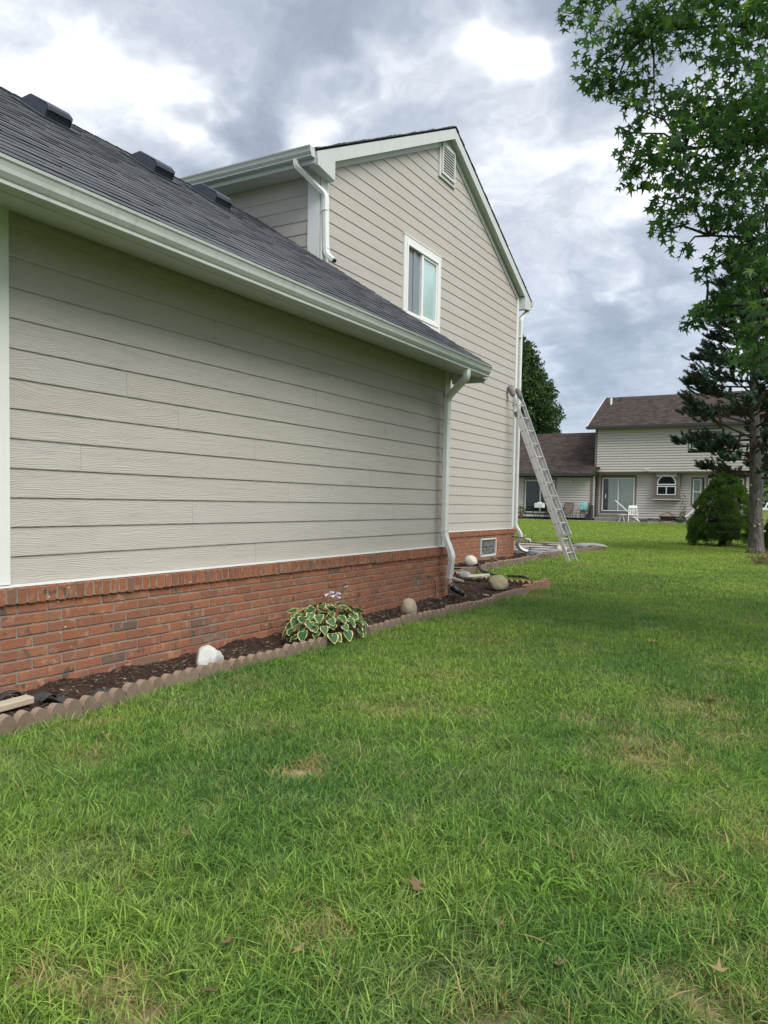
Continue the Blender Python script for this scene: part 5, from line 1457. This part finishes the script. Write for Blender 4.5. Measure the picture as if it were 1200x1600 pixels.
dcam = np.linalg.norm(CA-np.array([0, 0, H]), axis=1)
idx = np.argsort(dcam)[:300]
mleaf = [None]*3
for q in range(3):
    m_ = MB(); s_ = ST.copy(); s_[:, 2] *= (1+.6*q); m_.v = [tuple(p) for p in s_]; m_.f = [tuple(f) for f in SFc]; m_.m = [0]*len(SFc); mleaf[q] = m_.mesh('leaf', 'sweetgum_leaf')
for i_ in idx:
    o = link('leaf', mleaf[int(i_) % 3], gum)
    mt = Matrix([list(r_) for r_ in RA[i_]]).to_4x4(); mt.translation = Vector(CA[i_]-gl3); o.matrix_local = mt
keep = np.ones(len(CA), bool); keep[idx] = False
CC = np.concatenate([CA[keep], CB_]); RC = np.concatenate([RA[keep], RB])
V = np.einsum('nij,kj->nki', RC, ST)+CC[:, None, :]-gl3
Fq = (np.arange(len(CC))*12)[:, None, None]+SFc[None]
numpy_mesh('foliage', V.reshape(-1, 3), Fq.reshape(-1, 3), 'sweetgum_leaf', gum, kind='stuff')
# limbs and twigs
LM = {}
limbs = [((0, 0, 3.6), (-.9, -.3, 4.2), (-1.9, -.55, 4.9), (-2.7, -.65, 5.0)), ((0, 0, 2.9), (-.8, -.4, 3.4), (-1.6, -.7, 3.9), (-2.4, -.7, 4.0)), ((0, 0, 2.3), (-.8, -.5, 2.75), (-1.5, -.7, 3.15), (-2.2, -.7, 3.3)),
         ((0, 0, 4.4), (-.7, -.4, 5.1), (-1.6, -.6, 5.5), (-3.0, -.7, 5.35)), ((0, 0, 2.0), (-.8, -.5, 2.45), (-1.5, -.75, 2.7), (-2.2, -.7, 2.75)), ((0, 0, 3.8), (.9, .6, 4.6), (1.8, 1.2, 5.2)), ((0, 0, 3.0), (.8, -.9, 3.9), (1.6, -1.5, 4.6)), ((0, 0, 3.4), (-.1, 1.2, 4.3), (-.2, 2.1, 4.9)), ((0, 0, 5.), (.6, .7, 6.), (1., 1.2, 6.8)), ((0, 0, 5.), (-.6, .9, 6.), (-.9, 1.3, 6.8)), ((0, 0, 3.2), (.2, -1.1, 4.), (.3, -2.1, 4.6))]
nodes = []
for lb in limbs:
    P = smoothpath(lb, 5, .3); mb = MB(); n_ = len(P)
    mb.tube(P, [.06*(1-.85*i_/(n_-1)) for i_ in range(n_)], 8); mb.build('branch', 'dark_bark', gum, True)
    nodes += P[2:]
tw_ = MB()
for (x, y, z, r_) in clA+clB:
    c = Vector((x, y, z))-gl_; nn = min(nodes, key=lambda p: (p-c).length+ (0 if p.z <= c.z+.1 else .25))
    mid = nn.lerp(c, .5)+Vector((rs.uniform(-.05, .05), rs.uniform(-.05, .05), .06))
    if (c-nn).length > 1.6: continue
    tw_.tube([nn, mid, c, c+Vector((rs.uniform(-.8, .2), rs.uniform(-.3, .3), rs.uniform(-.3, .4))).normalized()*r_*.8], [.012, .008, .005, .002], 5)
tw_.build('twigs', 'dark_bark', gum, True, kind='stuff')

# -- pine
PB = Vector((-1.43, 21.4, zg(0, 21.4)))
pine = thing('pine_tree', 'sparse old pine with bare grey lower trunk and brown inner needles', 'tree', PB)
TP = [(0, 0, -.1), (0, 0, .12), (-.02, 0, .6), (-.06, 0, 1.4), (-.10, 0, 2.3), (-.16, .02, 3.4), (-.22, .05, 4.6), (-.30, .05, 5.8), (-.40, .0, 6.9), (-.45, 0, 7.8)]
TRd = [.28, .195, .165, .148, .134, .115, .09, .065, .035, .01]
mb = MB(); P = smoothpath(TP, 3, .2); 
def tr_at(z):
    for (a_, b_, ra, rb) in zip(TP[:-1], TP[1:], TRd[:-1], TRd[1:]):
        if a_[2] <= z <= b_[2]:
            t = (z-a_[2])/(b_[2]-a_[2]); return Vector(a_).lerp(Vector(b_), t), ra+(rb-ra)*t
    return Vector(TP[-1]), .02
mb.tube(P, [tr_at(p.z)[1] for p in P], 16); mb.build('trunk', 'pine_bark', pine, True)
rs = random.Random(77)
for k in range(8):          # sawn branch stubs
    z = rs.uniform(.5, 2.0); a_ = rs.uniform(pi*.9, pi*2.1); c, r_ = tr_at(z)
    d_ = Vector((cos(a_), sin(a_), .15)); m_ = MB(); m_.tube([c+d_*(r_*.8), c+d_*(r_+.05)], [.034, .028], 8); m_.build('branch_stub', 'cut_wood', pine)
gn, bn, tw_ = MB(), MB(), MB()
def tuft(m_, c, d_, L_, R_, n_=42):
    n_ = int(n_*1.6)
    d_ = d_.normalized(); a_ = d_.orthogonal().normalized(); b_ = d_.cross(a_)
    for k in range(n_):
        t = rs.uniform(0, 1); an = rs.uniform(0, 2*pi)
        o_ = a_*cos(an)+b_*sin(an)
        p = c+d_*(t*L_); q = p+(o_*.8+d_*.75).normalized()*R_*rs.uniform(.7, 1.1)
        s_ = (d_.cross(o_)).normalized()*.013
        m_.add([p-s_, p+s_, q], [(0, 1, 2)])
tips = 0
for k in range(128):
    z = 1.9+(k/128)**.9*5.7+rs.uniform(-.1, .1)
    c, r_ = tr_at(min(z, 7.7))
    an = k*2.4+rs.uniform(-.4, .4)
    Rm_ = (1.72 if z < 3.6 else 1.8*(1-(z-3.6)/4.6)**.85)*rs.uniform(.7, 1.08)
    if z < 2.5: Rm_ *= .9
    d_ = Vector((cos(an), sin(an), .0)); rise = rs.uniform(-.02, .75) if z > 2.8 else rs.uniform(-.10, .25)
    pts = [c, c+d_*Rm_*.4+Vector((0, 0, rise*.25*Rm_)), c+d_*Rm_*.75+Vector((0, 0, rise*.5*Rm_)), c+d_*Rm_+Vector((0, 0, rise*Rm_))]
    tw_.tube(pts, [.032*(1-z/11)+.008, .02, .013, .006], 6)
    ns = int(7+Rm_*12)
    for q in range(ns):
        t = .30+.70*(q+rs.random())/ns
        i_ = min(2, int(t*3)); base_ = pts[i_].lerp(pts[i_+1], t*3-i_ if t < 1 else 1)
        sd2 = Vector((-d_.y, d_.x, 0))*rs.choice((-1, 1)); sl = rs.uniform(.15, .5)*(1.15-t*.5)*min(1, Rm_)
        e_ = base_+(d_*.7+sd2*rs.uniform(.3, 1)+Vector((0, 0, rs.uniform(-.1, .6)))).normalized()*sl
        tw_.tube([base_, e_], [.008, .004], 4)
        inner = t < .62
        brown = rs.random() < (.62 if z < 3.7 and inner else .30 if z < 3.7 else .30 if inner else .04)
        dd = (e_-base_).normalized()+Vector((0, 0, .55)); m_ = bn if brown else gn
        if brown and rs.random() < .25: continue
        tuft(m_, e_-dd.normalized()*.08, dd, rs.uniform(.16, .26), rs.uniform(.07, .10), 46 if not brown else 26)
        if not inner and rs.random() < .6: tuft(gn, base_.lerp(e_, .5), dd+Vector((rs.uniform(-.4, .4), rs.uniform(-.4, .4), .2)), .18, .08, 40)
    tuft(gn, pts[-1]-d_*.08, d_+Vector((0, 0, .8)), .26, .09, 55)
gn.build('foliage', 'pine_needle', pine, fixn=False, kind='stuff'); bn.build('dead_foliage', 'pine_needle_brown', pine, fixn=False, kind='stuff')
tw_.build('branches', 'dark_bark', pine, True, kind='stuff')

# -- dwarf spruces
def spruce(label, loc, W_, H_, seed, trunk=True):
    rs = random.Random(seed); t = thing('dwarf_spruce', label, 'shrub', loc)
    rn = np.random.RandomState(seed)
    if trunk:
        m_ = MB(); m_.tube([(-.04, 0, -.05), (-.02, 0, .2), (0, 0, .8), (0, 0, H_*.8)], [.13, .10, .08, .03], 10); m_.build('trunk', 'dark_bark', t, True)
    m_ = MB()
    def rad(z):
        u_ = (z-.05)/(H_-.05)
        return W_/2*float(np.interp(u_, [0, .1, .3, .55, .75, .9, 1], [.72, .92, 1, .84, .58, .34, .06]))
    n_ = 0
    pads = []
    for k in range(330):
        u_ = rs.random()**1.25; z = .18+u_*(H_-.2); an = rs.uniform(0, 2*pi)
        r_ = rad(z)*rs.uniform(.80, 1.0)
        if trunk and z < .5 and abs(an-pi*1.5-.35) < .35 : r_ *= .55
        pads.append((Vector((r_*cos(an), r_*sin(an), z)), an, rs.uniform(.10, .19)*(1.1-u_*.35)))
    Vs = []; 
    for (c, an, pr_) in pads:
        nrm_ = Vector((cos(an)*.8, sin(an)*.8, .75)).normalized(); a_ = nrm_.orthogonal().normalized(); b_ = nrm_.cross(a_)
        for q in range(300):
            v_ = rn.normal(size=3); v_ /= np.linalg.norm(v_); rr3 = rn.uniform(.3, 1)**.4
            o_ = Vector(v_)*rr3
            if o_.dot(nrm_) < -.2: continue
            p = c+(a_*o_.dot(a_)*1.15+b_*o_.dot(b_)*1.15+nrm_*o_.dot(nrm_)*.62)*pr_
            if p.z < .03: continue
            dr = (o_+nrm_*.7+Vector((rs.uniform(-.5, .5), rs.uniform(-.5, .5), rs.uniform(-.3, .6)))).normalized()
            s_ = dr.cross(Vector((rs.uniform(-1, 1), rs.uniform(-1, 1), rs.uniform(-1, 1)))).normalized()*.012
            Vs += [tuple(p-s_), tuple(p+s_), tuple(p+dr*.05)]
    V = np.array(Vs); numpy_mesh('foliage', V, np.arange(len(V)).reshape(-1, 3), 'spruce_needle', t, kind='stuff')
    m_ = MB()
    for k in range(7):
        z0, z1 = .25+k*(H_-.5)/7, .25+(k+1)*(H_-.5)/7
        m_.tube([(0, 0, z0), (0, 0, z1)], [rad(z0)*.5, rad(z1)*.5], 12)
    m_.build('branches', 'dark_bark', t, True)  # added solid dark core, standing in for the shaded inside of the shrub
spruce('rounded dwarf spruce with layered dark green pads left of the pine trunk', (-2.50, 24.4, zg(0, 24.4)-.02), 1.85, 2.16, 5)
spruce('second dwarf spruce at the right edge behind the pine trunk', (-.62, 23.0, zg(0, 23)-.02), 1.35, 1.55, 8, False)
# dried plant at the pine's foot
t = thing('dry_plant', 'dried brown and green ground plant at the foot of the pine trunk', 'plant', (-.98, 17.6, zg(0, 17.6)))
rs = random.Random(12); m_ = MB(); m2 = MB()
for k in range(70):
    a_ = rs.uniform(0, 2*pi); r_ = rs.uniform(.05, .55); p0 = Vector((rs.uniform(-.25, .25), rs.uniform(-.4, .4), 0)); p1 = p0+Vector((cos(a_)*r_*.8, sin(a_)*r_, rs.uniform(.06, .30)))
    m_.tube([p0, p0.lerp(p1, .6)+Vector((0, 0, .05)), p1], [.006, .004, .002], 4)
    leafclump(m2, p1, .07, .09, .05, 7, .035, rs)
m_.build('stem', 'dry_twig', t, kind='stuff'); m2.build('foliage', 'dry_twig', t, fixn=False, kind='stuff')
# -- broad trees far off
def broadleaf(label, loc, H_, W_, seed, n=420, leaf=.30, mname='far_leaf', zb=.18, per=95, name='broadleaf_tree'):
    rs = random.Random(seed); rn = np.random.RandomState(seed); t = thing(name, label, 'tree', loc)
    m_ = MB(); m_.tube([(0, 0, -.3), (0, 0, H_*.2), (0, 0, H_*.75)], [H_*.03, H_*.022, H_*.006], 10); m_.build('trunk', 'dark_bark', t, True)
    Vs = []
    for k in range(n):
        u_ = rs.random(); z = H_*(zb+(1-zb)*u_); an = rs.uniform(0, 2*pi)
        R_ = W_/2*(sin(pi*min(1, .18+u_*.82))**.62)*(1 if u_ < .5 else 1-.25*(u_-.5))
        r_ = R_*rs.uniform(.5, 1.0)**.6
        c = np.array([r_*cos(an), r_*sin(an), z]); pr_ = H_*rs.uniform(.035, .075)
        v_ = rn.normal(size=(per, 3)); v_ /= np.linalg.norm(v_, axis=1)[:, None]; v_ *= (rn.uniform(.2, 1, (per, 1))**.4)*pr_*np.array([1.1, 1.1, .8])
        p = c+v_
        a_ = rn.normal(size=(per, 3)); a_ /= np.linalg.norm(a_, axis=1)[:, None]; b_ = rn.normal(size=(per, 3)); b_ -= a_*(a_*b_).sum(1)[:, None]; b_ /= np.linalg.norm(b_, axis=1)[:, None]
        s_ = leaf*rn.uniform(.6, 1.2, (per, 1))*.5
        Vs.append(np.stack([p+a_*s_, p+b_*s_*.5, p-a_*s_, p-b_*s_*.5], 1).reshape(-1, 3))
    V = np.concatenate(Vs); numpy_mesh('foliage', V, np.arange(len(V)).reshape(-1, 4), mname, t, kind='stuff')
    return t
broadleaf('large dense dark green tree rising behind the neighbour roof beside the gable corner', (-24.3, 62, .5), 15.4, 9.6, 3, 560, .34, per=110)
broadleaf('tall dark evergreen mass beyond the pine at the right edge', (1.0, 40, .3), 9.0, 6.2, 9, 300, .24, 'pine_needle', .02, 90, 'background_tree')
broadleaf('green garden tree right of the neighbour house', (6.5, 52, .4), 9.0, 7.0, 14, 240, .3, 'far_leaf', .05, 80, 'background_tree')
broadleaf('tree standing left behind the neighbour wing', (-38, 66, .5), 13.0, 10.0, 18, 220, .4, 'far_leaf', .1, 80, 'background_tree')
# distant tree line beyond everything
Vs = []
rn = np.random.RandomState(40)
for k in range(1500):
    a_ = rn.uniform(-1.9, 1.6); R_ = rn.uniform(120, 150); z = rn.uniform(0, 7+3*sin(a_*9)); c = np.array([R_*sin(a_), R_*cos(a_), z+2.5])
    per = 16; p = c+rn.normal(size=(per, 3))*np.array([2.2, 2.2, 1.3]); a2 = rn.normal(size=(per, 3)); a2 /= np.linalg.norm(a2, axis=1)[:, None]; b2 = rn.normal(size=(per, 3)); b2 /= np.linalg.norm(b2, axis=1)[:, None]
    Vs.append(np.stack([p+a2*.8, p+b2*.5, p-a2*.8, p-b2*.5], 1).reshape(-1, 3))
V = np.concatenate(Vs); o = numpy_mesh('distant_woods', V, np.arange(len(V)).reshape(-1, 4), 'far_leaf', None, kind='stuff', label='low belt of woods far beyond the houses', category='woods')

# ------------------------------------------------------------------ grass
def blade_tuft(seed, nb_, rad_, hmin, hmax, wid, lean, segs=2):
    rs = random.Random(seed); vs_ = []; fs = []; uvs = []
    for _ in range(nb_):
        a_ = rs.uniform(0, 2*pi); r_ = rad_*sqrt(rs.random()); x, y = r_*cos(a_), r_*sin(a_)
        hh = rs.uniform(hmin, hmax); w_ = wid*rs.uniform(.6, 1.2); d_ = rs.uniform(0, 2*pi); ln = abs(rs.gauss(lean, lean*.6))
        fx, fy = rs.uniform(0, 2*pi), 0; sx, sy = cos(fx)*w_, sin(fx)*w_
        o_ = len(vs_)
        for k in range(segs+1):
            t = k/segs; b_ = ln*t*t; px, py = x+cos(d_)*hh*b_, y+sin(d_)*hh*b_
            pz = hh*(t-.35*min(ln, 1.6)*t*t)
            if k < segs:
                q = (1-.45*t); vs_ += [(px-sx*q, py-sy*q, pz), (px+sx*q, py+sy*q, pz)]; uvs += [(0, t), (1, t)]
            else: vs_.append((px, py, pz)); uvs.append((.5, 1))
        for k in range(segs-1): fs.append((o_+2*k, o_+2*k+1, o_+2*k+3, o_+2*k+2))
        k = segs-1; fs.append((o_+2*k, o_+2*k+1, o_+2*k+2))
    me_ = bpy.data.meshes.new('grass_tuft'); me_.from_pydata(vs_, [], fs); me_.materials.append(MATS['grass_blade'])
    uvl = me_.uv_layers.new(name='UVMap'); li = 0
    for p in me_.polygons:
        for l in p.loop_indices: uvl.data[l].uv = uvs[me_.loops[l].vertex_index]
    return bpy.data.objects.new('grass_tuft', me_)
def tuft_coll(name, specs):
    c = bpy.data.collections.new(name)
    for s_ in specs: c.objects.link(blade_tuft(*s_))
    return c
cN = tuft_coll('near_tufts', [(k, 34, .065, .035, .075, .0021, 1.0, 3) for k in range(7)]+[(20+k, 30, .06, .05, .095, .0025, .8, 3) for k in range(3)])
cM = tuft_coll('mid_tufts', [(40+k, 60, .13, .03, .07, .0034, 1.0, 2) for k in range(6)])
cF = tuft_coll('far_tufts', [(60+k, 90, .30, .03, .06, .0065, .9, 1) for k in range(5)])
def gn_scatter(name, coll, P, label, lo_s, hi_s, seed):
    me_ = bpy.data.meshes.new(name); me_.from_pydata(P.tolist(), [], [])
    o = link(name, me_, None, kind='stuff', label=label, category='grass')
    ng = bpy.data.node_groups.new(name, 'GeometryNodeTree')
    ng.interface.new_socket('Geometry', in_out='INPUT', socket_type='NodeSocketGeometry'); ng.interface.new_socket('Geometry', in_out='OUTPUT', socket_type='NodeSocketGeometry')
    N_ = ng.nodes; gi = N_.new('NodeGroupInput'); go = N_.new('NodeGroupOutput')
    ip = N_.new('GeometryNodeInstanceOnPoints'); ci = N_.new('GeometryNodeCollectionInfo'); ci.inputs['Collection'].default_value = coll
    ci.inputs['Separate Children'].default_value = True; ci.inputs['Reset Children'].default_value = True
    rv = N_.new('FunctionNodeRandomValue'); rv.data_type = 'FLOAT_VECTOR'; rv.inputs[0].default_value = (-.12, -.12, 0); rv.inputs[1].default_value = (.12, .12, 6.283)
    rv.inputs['Seed'].default_value = seed
    rsn_ = N_.new('FunctionNodeRandomValue'); rsn_.data_type = 'FLOAT'; rsn_.inputs[2].default_value = lo_s; rsn_.inputs[3].default_value = hi_s; rsn_.inputs['Seed'].default_value = seed+1
    ip.inputs['Pick Instance'].default_value = True
    L_ = ng.links
    L_.new(gi.outputs[0], ip.inputs['Points']); L_.new(ci.outputs[0], ip.inputs['Instance']); L_.new(rv.outputs[0], ip.inputs['Rotation']); L_.new(rsn_.outputs[1], ip.inputs['Scale']); L_.new(ip.outputs[0], go.inputs[0])
    md = o.modifiers.new('scatter', 'NODES'); md.node_group = ng
    return o
fx_, fy_ = -sin(YAW), cos(YAW)
def scatter_pts(rmin, rmax, dens, half, seed, hole=True):
    rn = np.random.RandomState(seed); area = half*(rmax**2-rmin**2); n_ = int(area*dens)
    r_ = np.sqrt(rn.uniform(rmin**2, rmax**2, n_)); a_ = rn.uniform(-half, half, n_)
    cx_, sx_ = np.cos(a_), np.sin(a_)
    x = r_*(fx_*cx_+fy_*sx_); y = r_*(fy_*cx_-fx_*sx_)
    xe = np.where(y < 10.5, np.interp(y, [p[1] for p in EDGE1], [p[0] for p in EDGE1])+.035, -99)
    m1 = (y >= 10.5) & (y < 11.2); xe = np.where(m1, -3.4-(y-10.5)*2.45, xe)
    m2 = (y >= 11.2) & (y < 20.3); xe = np.where(m2, np.interp(y, [p[1] for p in EDGE2], [p[0] for p in EDGE2])+.05, xe)
    m3 = (y >= 20.3) & (y < 22.1); xe = np.where(m3, -5.0-(y-20.3)*1.5, xe)
    ok = (x > xe) & ~((x < -5.4) & (y > 45.0)) & (y < 47.0)
    # thinner where the turf is worn through
    for dx, dy, dr, da in DRY:
        dd = np.hypot(x-dx, y-dy); ok &= ~((dd < dr*.85) & (rn.uniform(size=n_) < (min(da, .55) if da < 1.5 else 1.3)*(1-dd/dr)+.05))
    x, y = x[ok], y[ok]
    return np.stack([x, y, lawn_z(x, y)-.004], 1)
gn_scatter('grass', cN, scatter_pts(.7, 4.2, 860, .95, 1), 'long bright green grass of the lawn nearest the camera', .55, 1.15, 1)
gn_scatter('grass', cM, scatter_pts(4.2, 10.5, 330, .85, 2), 'green grass of the lawn beside the garage bed', .6, 1.1, 2)
gn_scatter('grass', cF, scatter_pts(10.5, 24, 60, .75, 3), 'mown grass of the middle lawn around the ladder', .6, 1.1, 3)
gn_scatter('grass', cF, scatter_pts(24, 50, 9, .7, 4), 'yellow green mown grass in front of the neighbour house', .8, 1.5, 4)
# grass hanging against the edging, longer
rn = np.random.RandomState(8); yy = rn.uniform(2.0, 10.4, 330); xx = np.interp(yy, [p[1] for p in EDGE1], [p[0] for p in EDGE1])+rn.uniform(.03, .10, 330)
gn_scatter('grass', cN, np.stack([xx, yy, lawn_z(xx, yy)], 1), 'untrimmed grass growing against the scalloped edging', .6, 1.15, 9)
# broad-leaved weeds
def weed(label, x, y, n_, L_, seed):
    rs = random.Random(seed); t = thing('weed_plant', label, 'weed', (x, y, zg(x, y)))
    for k in range(n_):
        a_ = rs.uniform(0, 2*pi); m_ = MB(); hh = rs.uniform(.5, 1)*L_; d_ = Vector((cos(a_), sin(a_), 0)); s_ = Vector((-d_.y, d_.x, 0))
        b0 = Vector((rs.uniform(-.07, .07), rs.uniform(-.07, .07), 0)); vs_ = []
        for q in range(6):
            tt = q/5; p = b0+d_*hh*tt*.75+Vector((0, 0, .03+hh*(.9*tt-.75*tt*tt))); w_ = .0042*sin(pi*min(1, .15+tt*.85))+.0006
            vs_ += [p-s_*w_, p-Vector((0, 0, .002)), p+s_*w_]
        m_.add(vs_, [(3*q+j, 3*q+j+1, 3*q+4+j, 3*q+3+j) for q in range(5) for j in (0, 1)]); m_.build('leaf', 'weed_leaf', t, True, False)
weed('bright green broad bladed weed clump in the lawn right of centre', -.74, 2.27, 22, .11, 1)
weed('smaller bright weed with broad blades right of the larger clump', -.60, 2.31, 10, .10, 2)
weed('bright weed patch near the dry brown patch of lawn', -.95, 3.33, 26, .10, 3)
weed('low bright green weed in the lawn under the flat wall bed', -5.0, 14.6, 12, .22, 4)
# fallen leaves
def fallen(label, x, y, s_, rot, seed, z=.035):
    rs = random.Random(seed); m_ = MB(); cu = rs.uniform(.3, .9)
    m_.v = [(p[0], p[1]*.8, p[2]*.5+cu*abs(p[1])**1.5*.8+rs.uniform(-.06, .06)) for p in ST]; m_.f = [tuple(f) for f in SFc]; m_.m = [0]*len(SFc)
    o = m_.build('fallen_leaf', 'fallen_leaf_brown', None, True, False, label=label, category='leaf'); o['group'] = 'fallen leaves on the lawn'
    o.scale = (s_, s_, s_); o.rotation_euler = (rs.uniform(-.4, .4), rs.uniform(-.4, .4), rot); o.location = (x, y, zg(x, y)+z)
FLV = [(-1.88, 1.94, .045, .4, 'curled tan fallen leaf in the grass left of centre'), (-1.137, 1.585, .035, 2., 'dark brown fallen leaf in the bottom middle of the lawn'), (-1.312, 1.51, .03, 1., 'small brown fallen leaf near the lower dry tuft'), (-1.775, 1.553, .028, 3., 'small reddish fallen leaf at the lower left'),
       (-1.221, 1.332, .045, .2, 'wide flat brown fallen leaf near the bottom edge of the lawn'), (-.531, 1.879, .036, 1.2, 'small orange fallen leaf in the lower right of the lawn'), (-.184, 2.063, .04, 2.6, 'orange brown fallen leaf near the right edge of the lawn'), (-.734, 1.97, .03, .8, 'small tan fallen leaf right of the weed clump'),
       (-1.03, 2.04, .05, 2.4, 'long thin dead leaf in the middle of the lawn'), (-1.231, 6.868, .07, .5, 'pale yellow fallen leaf in the far part of the lawn'), (-3.02, 2.56, .05, .3, 'grey brown fallen leaf in the grass near the scalloped edging'), (-.54, 5.03, .08, 1.5, 'tan fallen leaf beside the large dry patch at the right')]
for k, (x, y, s_, r_, lb) in enumerate(FLV): fallen(lb, x, y, s_, r_, k)
